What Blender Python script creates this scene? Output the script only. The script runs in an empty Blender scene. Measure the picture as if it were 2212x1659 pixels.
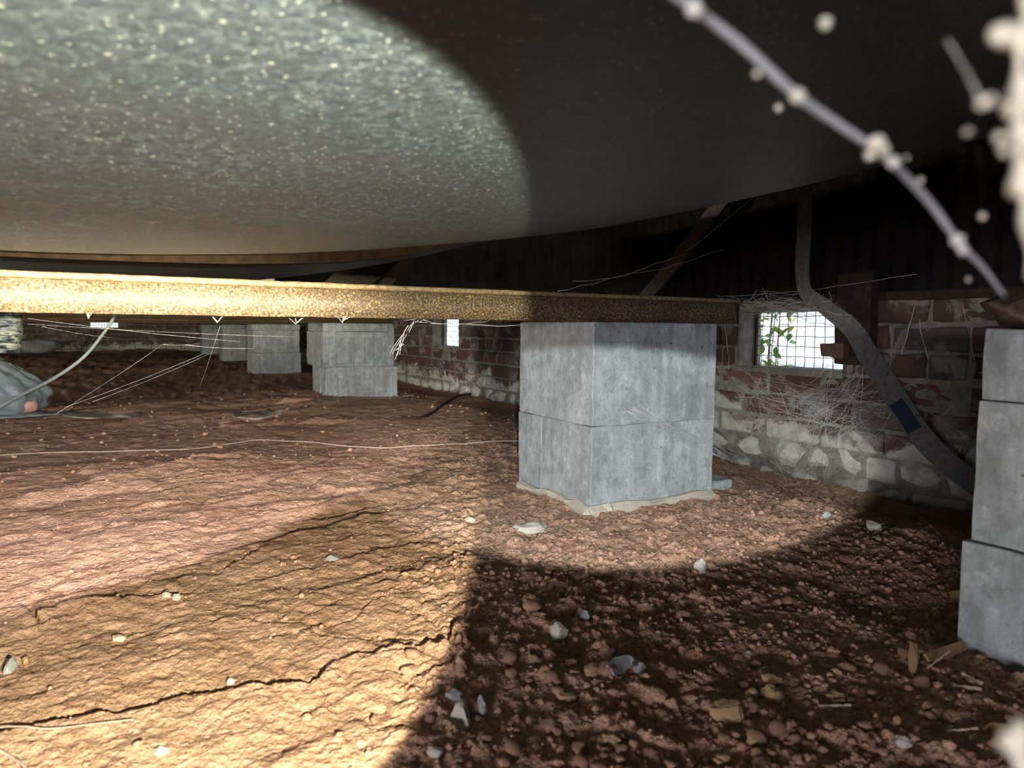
import bpy, bmesh, math, random
import numpy as np
from mathutils import Vector, Matrix, noise as mnoise

random.seed(7)
RNG = np.random.default_rng(11)
S = bpy.context.scene
COL = S.collection

# ------------------------------------------------------------------ camera
EYE = 0.44                       # lens height above the soil (m)
W_PX, H_PX, F_PX = 2212.0, 1659.0, 1500.0
YAW, PITCH, ROLL = math.radians(28.8), math.radians(4.5), math.radians(0.5)
_f = Vector((math.sin(YAW) * math.cos(PITCH), math.cos(YAW) * math.cos(PITCH), -math.sin(PITCH)))
_r0 = Vector((math.cos(YAW), -math.sin(YAW), 0))
_u0 = _r0.cross(_f)
_r = _r0 * math.cos(ROLL) + _u0 * math.sin(ROLL)
_u = _u0 * math.cos(ROLL) - _r0 * math.sin(ROLL)
CAM = Vector((0, 0, EYE))
cam_data = bpy.data.cameras.new('camera')
cam = bpy.data.objects.new('camera', cam_data)
COL.objects.link(cam)
cam.matrix_world = Matrix(((_r.x, _u.x, -_f.x, CAM.x), (_r.y, _u.y, -_f.y, CAM.y), (_r.z, _u.z, -_f.z, CAM.z), (0, 0, 0, 1)))
cam_data.sensor_width = 36
cam_data.lens = 36 * F_PX / W_PX
cam_data.clip_start = 0.01
cam_data.dof.use_dof = True
cam_data.dof.focus_distance = 1.7
cam_data.dof.aperture_fstop = 7.0
S.camera = cam


def cam_pt(right, up, fwd):
    return CAM + _r * right + _u * up + _f * fwd


def ray(px, py):
    return _f + _r * ((px - W_PX / 2) / F_PX) + _u * ((H_PX / 2 - py) / F_PX)


def at_d(px, py, d):
    return CAM + ray(px, py) * d


def at_x(px, py, X):
    v = ray(px, py)
    return CAM + v * (X / v.x)


def at_y(px, py, Y):
    v = ray(px, py)
    return CAM + v * (Y / v.y)


# ------------------------------------------------------------------ light and exposure
S.view_settings.view_transform = 'Standard'
S.view_settings.look = 'None'
S.view_settings.exposure = 0.0
S.view_settings.gamma = 1.0
S.view_settings.use_curve_mapping = False
S.cycles.max_bounces = 3
S.cycles.diffuse_bounces = 2
S.cycles.glossy_bounces = 2
S.cycles.transmission_bounces = 1
S.cycles.caustics_reflective = False
S.cycles.caustics_refractive = False
S.cycles.adaptive_threshold = 0.12
S.cycles.adaptive_min_samples = 20
S.cycles.use_light_tree = False
world = bpy.data.worlds.new('ambient_light')
S.world = world
world.use_nodes = True
bg = world.node_tree.nodes['Background']
bg.inputs[0].default_value = (0.86, 0.94, 1.0, 1)
bg.inputs[1].default_value = 1.6


def look(o, target):
    o.rotation_euler = (target - o.location).to_track_quat('-Z', 'Y').to_euler()


def spot(name, loc, target, power, color, half_deg, blend, radius, sx=1.0, sy=1.0, roll=0.0):
    d = bpy.data.lights.new(name, 'SPOT')
    d.energy = power
    d.color = color
    d.spot_size = math.radians(2 * half_deg)
    d.spot_blend = blend
    d.shadow_soft_size = radius
    o = bpy.data.objects.new(name, d)
    COL.objects.link(o)
    q = (target - loc).to_track_quat('-Z', 'Y')
    o.matrix_world = Matrix.Translation(loc) @ q.to_matrix().to_4x4() @ Matrix.Rotation(math.radians(roll), 4, 'Z') @ Matrix.Diagonal((sx, sy, 1, 1))
    return o


# warm hand torch, held low to the right of the lens: an even round beam
TORCH = cam_pt(0.08, -0.12, 0.05)
TORCH_C = (1.0, 0.98, 0.71)
spot('torch_beam', TORCH, at_d(119, 716, 1.2), 135, TORCH_C, 35.5, 0.08, 0.006)
spot('beam_fill_spot', cam_pt(0.05, 0.015, 0.0), at_d(130, 655, 1.2), 950, (1.0, 0.93, 0.68), 26, 1.0, 0.006, 1.0, 0.21, 1.0)  # added flat spot at lens height, apart from the torch; brightens the rusty beam
# cool white phone lamp: two flat spots shaped to follow its partly blocked light
LAMP = cam_pt(0.02, 0.012, -0.02)
spot('phone_lamp', LAMP, at_d(1290, 985, 1.7), 130, (0.90, 0.97, 1.0), 21.6, 0.18, 0.006, 1.0, 0.41, 0.0)
spot('phone_lamp_extra_spot', LAMP, at_d(290, 985, 1.9), 235, (1.0, 0.93, 0.98), 28.5, 0.20, 0.006, 1.0, 0.29, 10.5)  # second spot added for the left soil, its slanted edge shaped in
# faint all-round spill of the two lamps
pl = bpy.data.lights.new('lamp_spill', 'POINT')
pl.energy = 0.45
pl.color = (1.0, 0.95, 0.82)
pl.shadow_soft_size = 0.01
plo = bpy.data.objects.new('lamp_spill', pl)
COL.objects.link(plo)
plo.location = cam_pt(0.05, 0.03, -0.01)
# daylight stand-ins: area fills added at made-up openings behind and to the left


def ambient_light(name, loc, target, sx, sy, power, color):  # area light, used here only for the added fills
    al = bpy.data.lights.new(name, 'AREA')
    al.shape = 'RECTANGLE'
    al.size, al.size_y = sx, sy
    al.energy = power
    al.color = color
    o = bpy.data.objects.new(name, al)
    COL.objects.link(o)
    o.location = loc
    look(o, target)


ambient_light('back_fill', Vector((-3.3, -2.3, 0.50)), Vector((1.4, 1.0, 0.30)), 1.6, 0.6, 125, (0.90, 0.88, 1.0))
ambient_light('left_fill', Vector((-8.0, 5.5, 0.62)), Vector((1.0, 6.0, 0.1)), 2.0, 0.4, 260, (1.0, 0.92, 0.80))

# ------------------------------------------------------------------ numpy noise
def _hash(ix, iy, seed):
    h = (ix.astype(np.int64) * 374761393 + iy.astype(np.int64) * 668265263 + seed * 1442695041) & 0xFFFFFFFF
    h = ((h ^ (h >> 13)) * 1274126177) & 0xFFFFFFFF
    h = (h ^ (h >> 16)) & 0xFFFFFFFF
    return h.astype(np.float64) / 4294967295.0


def vn(x, y, seed=0):
    ix, iy = np.floor(x), np.floor(y)
    fx, fy = x - ix, y - iy
    ux = fx * fx * fx * (fx * (fx * 6 - 15) + 10)
    uy = fy * fy * fy * (fy * (fy * 6 - 15) + 10)
    a, b = _hash(ix, iy, seed), _hash(ix + 1, iy, seed)
    c, d = _hash(ix, iy + 1, seed), _hash(ix + 1, iy + 1, seed)
    return (a * (1 - ux) + b * ux) * (1 - uy) + (c * (1 - ux) + d * ux) * uy - 0.5


def fbm(x, y, seed=0, octs=4, gain=0.5):
    s, a, f = 0, 1.0, 1.0
    for i in range(octs):
        s = s + a * vn(x * f + i * 17.3, y * f - i * 9.1, seed + i)
        a *= gain
        f *= 2.03
    return s


def worley(x, y, seed):
    ix, iy = np.floor(x), np.floor(y)
    f1 = np.full(x.shape, 9.0)
    f2 = np.full(x.shape, 9.0)
    idv = np.zeros(x.shape)
    for dx in (-1, 0, 1):
        for dy in (-1, 0, 1):
            cx, cy = ix + dx, iy + dy
            hx = cx + _hash(cx, cy, seed)
            hy = cy + _hash(cx, cy, seed + 77)
            d = np.hypot(hx - x, hy - y)
            near = d < f1
            f2 = np.where(near, f1, np.minimum(f2, d))
            idv = np.where(near, _hash(cx, cy, seed + 153), idv)
            f1 = np.where(near, d, f1)
    return f1, f2, idv


def sstep(a, b, x):
    t = np.clip((x - a) / (b - a), 0, 1)
    return t * t * (3 - 2 * t)


# ------------------------------------------------------------------ materials
class NT:
    def __init__(self, name):
        self.m = bpy.data.materials.new(name)
        self.m.use_nodes = True
        self.t = self.m.node_tree
        self.t.nodes.clear()
        self.out = self.n('ShaderNodeOutputMaterial')
        self.p = self.n('ShaderNodeBsdfPrincipled')
        self.l(self.p.outputs[0], self.out.inputs[0])

    def n(self, typ, **kw):
        nd = self.t.nodes.new(typ)
        for k, v in kw.items():
            if k in ('ins',):
                for kk, vv in v.items():
                    nd.inputs[kk].default_value = vv
            else:
                setattr(nd, k, v)
        return nd

    def l(self, a, b):
        self.t.links.new(a, b)

    def coord(self, kind='Object', scale=(1, 1, 1), rot=(0, 0, 0)):
        c = self.n('ShaderNodeTexCoord')
        mp = self.n('ShaderNodeMapping')
        mp.inputs['Scale'].default_value = scale
        mp.inputs['Rotation'].default_value = rot
        self.l(c.outputs[kind], mp.inputs[0])
        return mp.outputs[0]

    def noise(self, co, scale, detail=5, rough=0.55, dist=0.0):
        nd = self.n('ShaderNodeTexNoise')
        nd.inputs['Scale'].default_value = scale
        nd.inputs['Detail'].default_value = detail
        nd.inputs['Roughness'].default_value = rough
        nd.inputs['Distortion'].default_value = dist
        self.l(co, nd.inputs['Vector'])
        return nd.outputs['Fac']

    def voro(self, co, scale, feature='F1', out='Distance'):
        nd = self.n('ShaderNodeTexVoronoi')
        nd.feature = feature
        nd.inputs['Scale'].default_value = scale
        self.l(co, nd.inputs['Vector'])
        return nd.outputs[out]

    def ramp(self, fac, stops):
        r = self.n('ShaderNodeValToRGB')
        e = r.color_ramp.elements
        while len(e) < len(stops):
            e.new(0.5)
        for i, (p, c) in enumerate(stops):
            e[i].position = p
            e[i].color = (c, c, c, 1) if isinstance(c, (int, float)) else (*c, 1)
        self.l(fac, r.inputs[0])
        return r.outputs[0]

    def mix(self, fac, a, b, mode='MIX'):
        nd = self.n('ShaderNodeMix', data_type='RGBA', blend_type=mode)
        for sock, v in ((nd.inputs[0], fac), (nd.inputs[6], a), (nd.inputs[7], b)):
            if isinstance(v, (int, float)):
                sock.default_value = v
            elif isinstance(v, tuple):
                sock.default_value = (*v, 1)
            else:
                self.l(v, sock)
        return nd.outputs[2]

    def math(self, op, a, b=0.0):
        nd = self.n('ShaderNodeMath', operation=op)
        for i, v in enumerate((a, b)):
            if isinstance(v, (int, float)):
                nd.inputs[i].default_value = v
            else:
                self.l(v, nd.inputs[i])
        return nd.outputs[0]

    def base(self, c):
        if isinstance(c, tuple):
            self.p.inputs['Base Color'].default_value = (*c, 1)
        else:
            self.l(c, self.p.inputs['Base Color'])

    def rough(self, r, spec=0.3, metal=0.0):
        if isinstance(r, (int, float)):
            self.p.inputs['Roughness'].default_value = r
        else:
            self.l(r, self.p.inputs['Roughness'])
        self.p.inputs['Specular IOR Level'].default_value = spec
        self.p.inputs['Metallic'].default_value = metal

    def bump(self, h, strength, dist, prev=None):
        b = self.n('ShaderNodeBump')
        b.inputs['Strength'].default_value = strength
        b.inputs['Distance'].default_value = dist
        self.l(h, b.inputs['Height'])
        if prev is not None:
            self.l(prev, b.inputs['Normal'])
        self.l(b.outputs[0], self.p.inputs['Normal'])
        return b.outputs[0]


def plain(name, color, rough=0.7, spec=0.3, metal=0.0, var=0.25, scale=30, bump=0.3, bdist=0.003):
    t = NT(name)
    co = t.coord()
    n = t.noise(co, scale)
    lo = tuple(c * (1 - var) for c in color)
    hi = tuple(min(1, c * (1 + var)) for c in color)
    t.base(t.ramp(n, [(0.3, lo), (0.7, hi)]))
    t.rough(rough, spec, metal)
    if bump:
        t.bump(n, bump, bdist)
    return t.m


def make_soil():
    t = NT('red_soil')
    co = t.coord()
    big = t.noise(co, 2.3, 4)
    mid = t.noise(co, 14, 4, 0.6)
    fine = t.noise(co, 160, 3, 0.65)
    c = t.ramp(mid, [(0.28, (0.36, 0.196, 0.124)), (0.52, (0.52, 0.305, 0.205)), (0.75, (0.64, 0.40, 0.285))])
    c = t.mix(t.ramp(big, [(0.4, 0.0), (0.65, 0.55)]), c, (0.66, 0.43, 0.305))
    c = t.mix(t.ramp(fine, [(0.35, 0.35), (0.6, 0.0)]), c, (0.25, 0.128, 0.082))
    sp = t.voro(co, 210)
    gate = t.noise(co, 9, 3)
    spm = t.math('MULTIPLY', t.ramp(sp, [(0.12, 1.0), (0.22, 0.0)]), t.ramp(gate, [(0.45, 0.0), (0.6, 0.75)]))
    c = t.mix(spm, c, (0.62, 0.50, 0.40))
    t.base(c)
    t.rough(0.92, 0.12)
    b = t.bump(fine, 0.8, 0.005)
    t.bump(t.noise(co, 60, 4, 0.65), 0.8, 0.010, b)
    return t.m


def make_stone_mat(name, lo, hi):
    t = NT(name)
    co = t.coord()
    oi = t.n('ShaderNodeObjectInfo')
    n = t.noise(co, 60, 6, 0.65)
    c = t.ramp(n, [(0.3, lo), (0.7, hi)])
    c = t.mix(0.55, c, t.ramp(oi.outputs['Random'], [(0.0, lo), (1.0, hi)]))
    t.base(c)
    t.rough(0.85, 0.2)
    t.bump(n, 0.6, 0.004)
    return t.m


def make_concrete():
    t = NT('grey_concrete_block')
    co = t.coord('Object')
    oi = t.n('ShaderNodeObjectInfo')
    big = t.noise(co, 7, 5, 0.6)
    fine = t.noise(co, 120, 5, 0.6)
    streak = t.noise(t.coord('Object', (22, 22, 2.2)), 1.6, 4)
    c = t.ramp(big, [(0.30, (0.25, 0.275, 0.27)), (0.5, (0.37, 0.405, 0.395)), (0.72, (0.50, 0.535, 0.53))])
    c = t.mix(t.ramp(streak, [(0.38, 0.55), (0.6, 0.0)]), c, (0.20, 0.215, 0.21))
    mott = t.noise(co, 32, 5, 0.7)
    c = t.mix(t.ramp(mott, [(0.36, 0.55), (0.5, 0.0)]), c, (0.15, 0.16, 0.155))
    c = t.mix(t.ramp(mott, [(0.56, 0.0), (0.70, 0.55)]), c, (0.60, 0.63, 0.62))
    c = t.mix(t.ramp(fine, [(0.3, 0.4), (0.48, 0.0)]), c, (0.13, 0.135, 0.13))
    pits = t.voro(co, 34)
    gate = t.noise(co, 6, 3)
    c = t.mix(t.math('MULTIPLY', t.ramp(pits, [(0.06, 0.85), (0.13, 0.0)]), t.ramp(gate, [(0.45, 0.0), (0.6, 1.0)])), c, (0.10, 0.075, 0.05))
    c = t.mix(t.math('MULTIPLY', oi.outputs['Random'], 0.22), c, (0.33, 0.35, 0.33))
    t.base(c)
    t.rough(0.88, 0.2)
    b = t.bump(fine, 0.5, 0.003)
    t.bump(mott, 0.45, 0.007, b)
    return t.m


def make_brick(name, wash):
    t = NT(name)
    co = t.coord('Object')
    oi = t.n('ShaderNodeObjectInfo')
    geo = t.n('ShaderNodeNewGeometry')
    n = t.noise(geo.outputs['Position'], 30, 6, 0.6)
    c = t.ramp(oi.outputs['Random'], [(0.0, (0.125, 0.066, 0.055)), (0.28, (0.165, 0.080, 0.066)), (0.45, (0.085, 0.055, 0.048)),
                                      (0.62, (0.135, 0.072, 0.060)), (0.78, (0.17, 0.155, 0.138)), (1.0, (0.090, 0.070, 0.062))])
    c = t.mix(t.ramp(n, [(0.3, 0.55), (0.6, 0.0)]), c, (0.085, 0.045, 0.038))
    c = t.mix(0.30, c, (0.060, 0.050, 0.045))
    # grey mortar smears with shapes of their own
    sm = t.noise(geo.outputs['Position'], 7.5, 5, 0.6, 0.6)
    c = t.mix(t.ramp(sm, [(0.53, 0.0), (0.60, 0.62)]), c, (0.30, 0.265, 0.245))
    if wash:
        sep = t.n('ShaderNodeSeparateXYZ')
        t.l(geo.outputs['Position'], sep.inputs[0])
        wn = t.noise(geo.outputs['Position'], 5.0, 6, 0.65, 0.5)
        hgt = t.math('ADD', t.math('MULTIPLY', t.math('SUBTRACT', EYE - 0.315, sep.outputs['Z']), 7.0), t.math('MULTIPLY', t.math('SUBTRACT', wn, 0.5), 4.2))
        wf = t.ramp(hgt, [(0.0, 0.0), (0.22, 0.88)])
        wc = t.ramp(n, [(0.3, (0.33, 0.31, 0.26)), (0.55, (0.52, 0.50, 0.44)), (0.75, (0.62, 0.61, 0.56))])
        c = t.mix(wf, c, wc)
    t.base(c)
    t.rough(0.9, 0.15)
    t.bump(n, 0.7, 0.008)
    return t.m


def make_mortar():
    t = NT('sandy_mortar')
    geo = t.n('ShaderNodeNewGeometry')
    n = t.noise(geo.outputs['Position'], 24, 6, 0.65)
    c = t.ramp(n, [(0.3, (0.13, 0.115, 0.095)), (0.6, (0.27, 0.25, 0.21)), (0.8, (0.40, 0.38, 0.33))])
    t.base(c)
    t.rough(0.95, 0.1)
    t.bump(n, 0.9, 0.01)
    return t.m


def make_membrane():
    t = NT('dark_floor_membrane')
    co = t.coord('Object')
    big = t.noise(co, 5, 5, 0.6, 0.8)
    fib = t.noise(t.coord('Object', (1, 1, 1), (0, 0, 0.5)), 120, 5, 0.75, 0.8)
    c = t.ramp(fib, [(0.34, (0.013, 0.016, 0.021)), (0.52, (0.031, 0.037, 0.045)), (0.64, (0.070, 0.080, 0.090)), (0.74, (0.19, 0.207, 0.212))])
    c = t.mix(t.ramp(big, [(0.35, 0.65), (0.62, 0.0)]), c, (0.024, 0.028, 0.034))
    sp = t.voro(co, 42)
    c = t.mix(t.ramp(sp, [(0.04, 0.55), (0.10, 0.0)]), c, (0.30, 0.30, 0.26))
    sp2 = t.voro(t.coord('Object', (1, 1, 1), (0, 0, 0.9)), 130)
    c = t.mix(t.ramp(sp2, [(0.10, 0.55), (0.20, 0.0)]), c, (0.26, 0.27, 0.25))
    t.base(c)
    t.rough(t.ramp(fib, [(0.3, 0.40), (0.7, 0.60)]), 0.42)
    wv = t.n('ShaderNodeTexWave')
    wv.wave_type = 'BANDS'
    wv.bands_direction = 'Y'
    wv.inputs['Scale'].default_value = 26
    wv.inputs['Distortion'].default_value = 3
    t.l(co, wv.inputs[0])
    b = t.bump(wv.outputs['Fac'], 0.04, 0.003)
    t.bump(fib, 0.12, 0.002, b)
    return t.m


def make_rust(name, dark, mid, hot, dust):
    t = NT(name)
    co = t.coord('Object')
    fine = t.noise(co, 230, 4, 0.7)
    mid_n = t.noise(co, 50, 5, 0.6)
    c = t.ramp(fine, [(0.36, dark), (0.52, mid), (0.66, dust)])
    sp = t.voro(co, 150)
    c = t.mix(t.math('MULTIPLY', t.ramp(sp, [(0.16, 1.0), (0.28, 0.0)]), t.ramp(mid_n, [(0.42, 0.0), (0.55, 0.9)])), c, hot)
    c = t.mix(t.ramp(t.noise(co, 11, 4), [(0.4, 0.0), (0.62, 0.35)]), c, dark)
    t.base(c)
    t.rough(0.62, 0.35)
    t.bump(fine, 0.35, 0.002)
    return t.m


def make_corrugated():
    t = NT('dark_corrugated_sheet')
    co = t.coord('Object')
    n = t.noise(co, 9, 6, 0.6)
    d = t.noise(co, 60, 5, 0.7)
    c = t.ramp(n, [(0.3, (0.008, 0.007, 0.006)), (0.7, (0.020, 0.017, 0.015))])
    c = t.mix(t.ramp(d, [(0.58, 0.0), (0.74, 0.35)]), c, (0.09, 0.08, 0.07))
    t.base(c)
    t.rough(0.85, 0.1)
    return t.m


M = {
    'soil': make_soil(),
    'clod': make_stone_mat('soil_clod', (0.33, 0.18, 0.115), (0.58, 0.36, 0.25)),
    'stone_tan': make_stone_mat('tan_stone', (0.33, 0.21, 0.11), (0.46, 0.31, 0.17)),
    'stone_pale': make_stone_mat('pale_stone', (0.42, 0.37, 0.30), (0.60, 0.54, 0.45)),
    'stone_grey': make_stone_mat('grey_stone', (0.26, 0.25, 0.24), (0.42, 0.41, 0.39)),
    'concrete': make_concrete(),
    'brick': make_brick('red_brick', True),
    'mortar': make_mortar(),
    'membrane': make_membrane(),
    'rust': make_rust('rusty_steel', (0.030, 0.019, 0.012), (0.105, 0.066, 0.036), (0.55, 0.30, 0.05), (0.30, 0.245, 0.18)),
    'brown_steel': make_rust('brown_primed_steel', (0.12, 0.075, 0.04), (0.19, 0.12, 0.065), (0.25, 0.15, 0.07), (0.22, 0.145, 0.085)),
    'lip': plain('dusty_brown_lip', (0.20, 0.14, 0.08), 0.8, 0.2, 0, 0.5, 120),
    'corr': make_corrugated(),
    'timber': plain('old_timber', (0.115, 0.075, 0.045), 0.8, 0.2, 0, 0.35, 40),
    'dark_timber': plain('dark_timber', (0.038, 0.026, 0.018), 0.85, 0.15, 0, 0.35, 40),
    'pleat': plain('shaded_fold_brown', (0.016, 0.0095, 0.0055), 0.9, 0.05, 0, 0.4, 50),  # shade of the membrane's fold put into the colour
    'deck': plain('floor_deck', (0.045, 0.035, 0.027), 0.85, 0.15),
    'strap': plain('dusty_galvanised_strap', (0.12, 0.118, 0.108), 0.6, 0.4, 0.2, 0.35, 70),
    'strap_brown': plain('brown_strap', (0.11, 0.092, 0.066), 0.7, 0.3, 0.0, 0.35, 70),
    'sticker': plain('dark_blue_sticker', (0.012, 0.021, 0.042), 0.5, 0.4, 0, 0.4, 220, 0),
    'wire': plain('galvanised_wire', (0.16, 0.20, 0.21), 0.5, 0.5, 0.3, 0.2, 60, 0),
    'cable': plain('grey_cable', (0.17, 0.195, 0.195), 0.5, 0.4, 0, 0.15, 80),
    'cable_tan': plain('dusty_cable', (0.40, 0.31, 0.24), 0.7, 0.3, 0, 0.2, 80),
    'root': plain('dark_root', (0.05, 0.028, 0.018), 0.9, 0.1),
    'bag': plain('grey_plastic_bag', (0.20, 0.24, 0.25), 0.45, 0.4, 0, 0.12, 12, 0.2, 0.01),
    'pink': plain('pink_foam', (0.62, 0.34, 0.28), 0.8, 0.2, 0, 0.2, 30),
    'sheet': plain('dusty_plastic_sheet', (0.46, 0.41, 0.32), 0.6, 0.3, 0, 0.2, 20),
    'pipe': plain('white_plastic_pipe', (0.72, 0.76, 0.76), 0.4, 0.5, 0, 0.05, 10, 0),
    'web': plain('dusty_cobweb', (0.62, 0.60, 0.56), 0.9, 0.1, 0, 0.1, 40, 0),
    'webblue': plain('blue_grey_cobweb', (0.44, 0.45, 0.48), 0.9, 0.1, 0, 0.1, 40, 0),
    'webnear': plain('pale_cobweb', (0.80, 0.79, 0.76), 0.9, 0.1, 0, 0.1, 40, 0),
    'cream': plain('cream_dust', (0.85, 0.80, 0.66), 0.9, 0.1, 0, 0.08, 90, 0),
    'leaf_dry': plain('dry_leaf', (0.30, 0.18, 0.09), 0.8, 0.2, 0, 0.25, 90),
    'stick': plain('pale_stick', (0.42, 0.33, 0.23), 0.8, 0.2, 0, 0.25, 90),
    'leaf_green': plain('green_leaf', (0.13, 0.30, 0.04), 0.5, 0.4, 0, 0.35, 8, 0),
    'leaf_yellow': plain('yellow_green_leaf', (0.40, 0.44, 0.05), 0.5, 0.4, 0, 0.3, 8, 0),
    'outside': plain('pale_paving', (0.62, 0.60, 0.58), 0.9, 0.1),
    'lilac': plain('lilac_render', (0.56, 0.44, 0.55), 0.9, 0.1),
    'torch': plain('black_rubber', (0.02, 0.02, 0.02), 0.5, 0.4, 0, 0.2, 60),
    'lens': plain('torch_lens', (0.6, 0.6, 0.6), 0.2, 0.5, 0, 0.05, 10, 0),
}


def make_roll_mat():
    t = NT('streaked_wrap')
    n = t.noise(t.coord('Object', (5, 5, 26)), 3.0, 5, 0.65, 1.0)
    t.base(t.ramp(n, [(0.40, (0.015, 0.02, 0.03)), (0.5, (0.22, 0.26, 0.28)), (0.6, (0.60, 0.60, 0.52))]))
    t.rough(0.45, 0.4)
    t.bump(n, 0.6, 0.01)
    return t.m


M['roll'] = make_roll_mat()


# ------------------------------------------------------------------ object helpers
def tag(o, label=None, cat=None, group=None, kind=None):
    if label:
        o['label'] = label
    if cat:
        o['category'] = cat
    if group:
        o['group'] = group
    if kind:
        o['kind'] = kind
    return o


def link(o, parent=None):
    COL.objects.link(o)
    if parent is not None:
        o.parent = parent
    return o


def empty(name, loc=(0, 0, 0), rz=0.0):
    o = bpy.data.objects.new(name, None)
    o.empty_display_size = 0.05
    o.location = loc
    o.rotation_euler = (0, 0, rz)
    COL.objects.link(o)
    return o


def mesh_obj(name, verts, faces, mat, parent=None, smooth=False, loc=None):
    me = bpy.data.meshes.new(name)
    me.from_pydata([tuple(v) for v in verts], [], [tuple(f) for f in faces])
    me.validate()
    me.update()
    if smooth:
        me.polygons.foreach_set('use_smooth', [True] * len(me.polygons))
    if mat is not None:
        me.materials.append(mat)
    o = bpy.data.objects.new(name, me)
    if loc is not None:
        o.location = loc
    return link(o, parent)


def bm_obj(name, bm, mat, parent=None, smooth=False, loc=None):
    me = bpy.data.meshes.new(name)
    bm.to_mesh(me)
    bm.free()
    if smooth:
        me.polygons.foreach_set('use_smooth', [True] * len(me.polygons))
    me.materials.append(mat)
    o = bpy.data.objects.new(name, me)
    if loc is not None:
        o.location = loc
    return link(o, parent)


def grid_mesh(name, V, mat, parent=None, smooth=True, wrap=False, skip=None):
    """V: (n, m, 3) array of points"""
    n, m = V.shape[:2]
    idx = np.arange(n * m).reshape(n, m)
    if wrap:
        idx = np.concatenate([idx, idx[:, :1]], axis=1)
    a, b, c, d = idx[:-1, :-1], idx[:-1, 1:], idx[1:, 1:], idx[1:, :-1]
    q = np.stack([a, b, c, d], axis=-1)
    if skip is not None:
        q = q[~skip]
    q = q.reshape(-1, 4)
    me = bpy.data.meshes.new(name)
    me.vertices.add(n * m)
    me.vertices.foreach_set('co', V.reshape(-1).astype(np.float32))
    me.loops.add(q.size)
    me.loops.foreach_set('vertex_index', q.reshape(-1).astype(np.int32))
    me.polygons.add(len(q))
    me.polygons.foreach_set('loop_start', (np.arange(len(q)) * 4).astype(np.int32))
    me.polygons.foreach_set('loop_total', np.full(len(q), 4, dtype=np.int32))
    me.update(calc_edges=True)
    if smooth:
        me.polygons.foreach_set('use_smooth', np.ones(len(q), dtype=bool))
    me.materials.append(mat)
    o = bpy.data.objects.new(name, me)
    return link(o, parent)


def rough_box_bm(sx, sy, sz, bevel, jitter, seed, cuts=3, freq=14.0):
    """box centred at the origin with worn, uneven faces and chipped edges"""
    bm = bmesh.new()
    bmesh.ops.create_cube(bm, size=1.0)
    bmesh.ops.scale(bm, vec=(sx, sy, sz), verts=bm.verts)
    if bevel:
        bmesh.ops.bevel(bm, geom=bm.edges[:], offset=bevel, segments=1, affect='EDGES')
    if cuts:
        bmesh.ops.subdivide_edges(bm, edges=[e for e in bm.edges if e.calc_length() > min(sx, sy, sz) * 0.5], cuts=cuts, use_grid_fill=True)
    off = Vector((seed * 3.7, seed * 1.3, seed * 5.1))
    for v in bm.verts:
        v.co += mnoise.noise_vector(v.co * freq + off) * jitter
    return bm


def blob_bm(seed, sub=2, rough=0.28, flat=1.0, facet=False):
    bm = bmesh.new()
    bmesh.ops.create_icosphere(bm, subdivisions=sub, radius=1.0)
    off = Vector((seed * 2.31, seed * 7.7, seed * 0.9))
    planes = []
    rr = random.Random(seed)
    if facet:
        for _ in range(9):
            nv = Vector((rr.uniform(-1, 1), rr.uniform(-1, 1), rr.uniform(-1, 1))).normalized()
            planes.append((nv, rr.uniform(0.55, 0.85)))
    for v in bm.verts:
        d = v.co.normalized()
        r = 1 + rough * mnoise.noise(d * 1.3 + off) + rough * 0.5 * mnoise.noise(d * 3.1 + off)
        p = d * r
        for nv, k in planes:
            e = p.dot(nv) - k
            if e > 0:
                p -= nv * e
        if facet:
            p = p * (1 + 0.05 * mnoise.noise(d * 4.0 + off) + 0.03 * mnoise.noise(d * 9.0 + off))
        v.co = Vector((p.x, p.y, p.z * flat))
    return bm


def tube_geo(pts, radius, sides=5, taper=None):
    """list of points -> verts, faces of a tube; radius may be a list"""
    pts = [Vector(p) for p in pts]
    V, Fc = [], []
    n = len(pts)
    for i, p in enumerate(pts):
        t = (pts[min(i + 1, n - 1)] - pts[max(i - 1, 0)])
        t = t.normalized() if t.length > 1e-9 else Vector((0, 0, 1))
        a = t.cross(Vector((0, 0, 1)))
        if a.length < 1e-3:
            a = t.cross(Vector((1, 0, 0)))
        a.normalize()
        b = t.cross(a)
        r = radius[i] if isinstance(radius, (list, tuple)) else radius
        for k in range(sides):
            an = 2 * math.pi * k / sides
            V.append(p + a * (math.cos(an) * r) + b * (math.sin(an) * r))
    for i in range(n - 1):
        for k in range(sides):
            k2 = (k + 1) % sides
            Fc.append((i * sides + k, i * sides + k2, (i + 1) * sides + k2, (i + 1) * sides + k))
    Fc.append(tuple(range(sides))[::-1])
    Fc.append(tuple((n - 1) * sides + k for k in range(sides)))
    return V, Fc


def smooth_pts(pts, per=8):
    """Catmull-Rom through the points"""
    P = [Vector(p) for p in pts]
    P = [P[0] * 2 - P[1]] + P + [P[-1] * 2 - P[-2]]
    out = []
    for i in range(1, len(P) - 2):
        for k in range(per):
            t = k / per
            a, b, c, d = P[i - 1], P[i], P[i + 1], P[i + 2]
            out.append(0.5 * ((2 * b) + (c - a) * t + (2 * a - 5 * b + 4 * c - d) * t * t + (3 * b - a - 3 * c + d) * t ** 3))
    out.append(P[-2])
    return out


def tubes_obj(name, strands, mat, parent=None, sides=4, smooth=True):
    V, Fc = [], []
    for pts, r in strands:
        v, f = tube_geo(pts, r, sides)
        o = len(V)
        V += v
        Fc += [tuple(i + o for i in q) for q in f]
    return mesh_obj(name, V, Fc, mat, parent, smooth)


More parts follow.
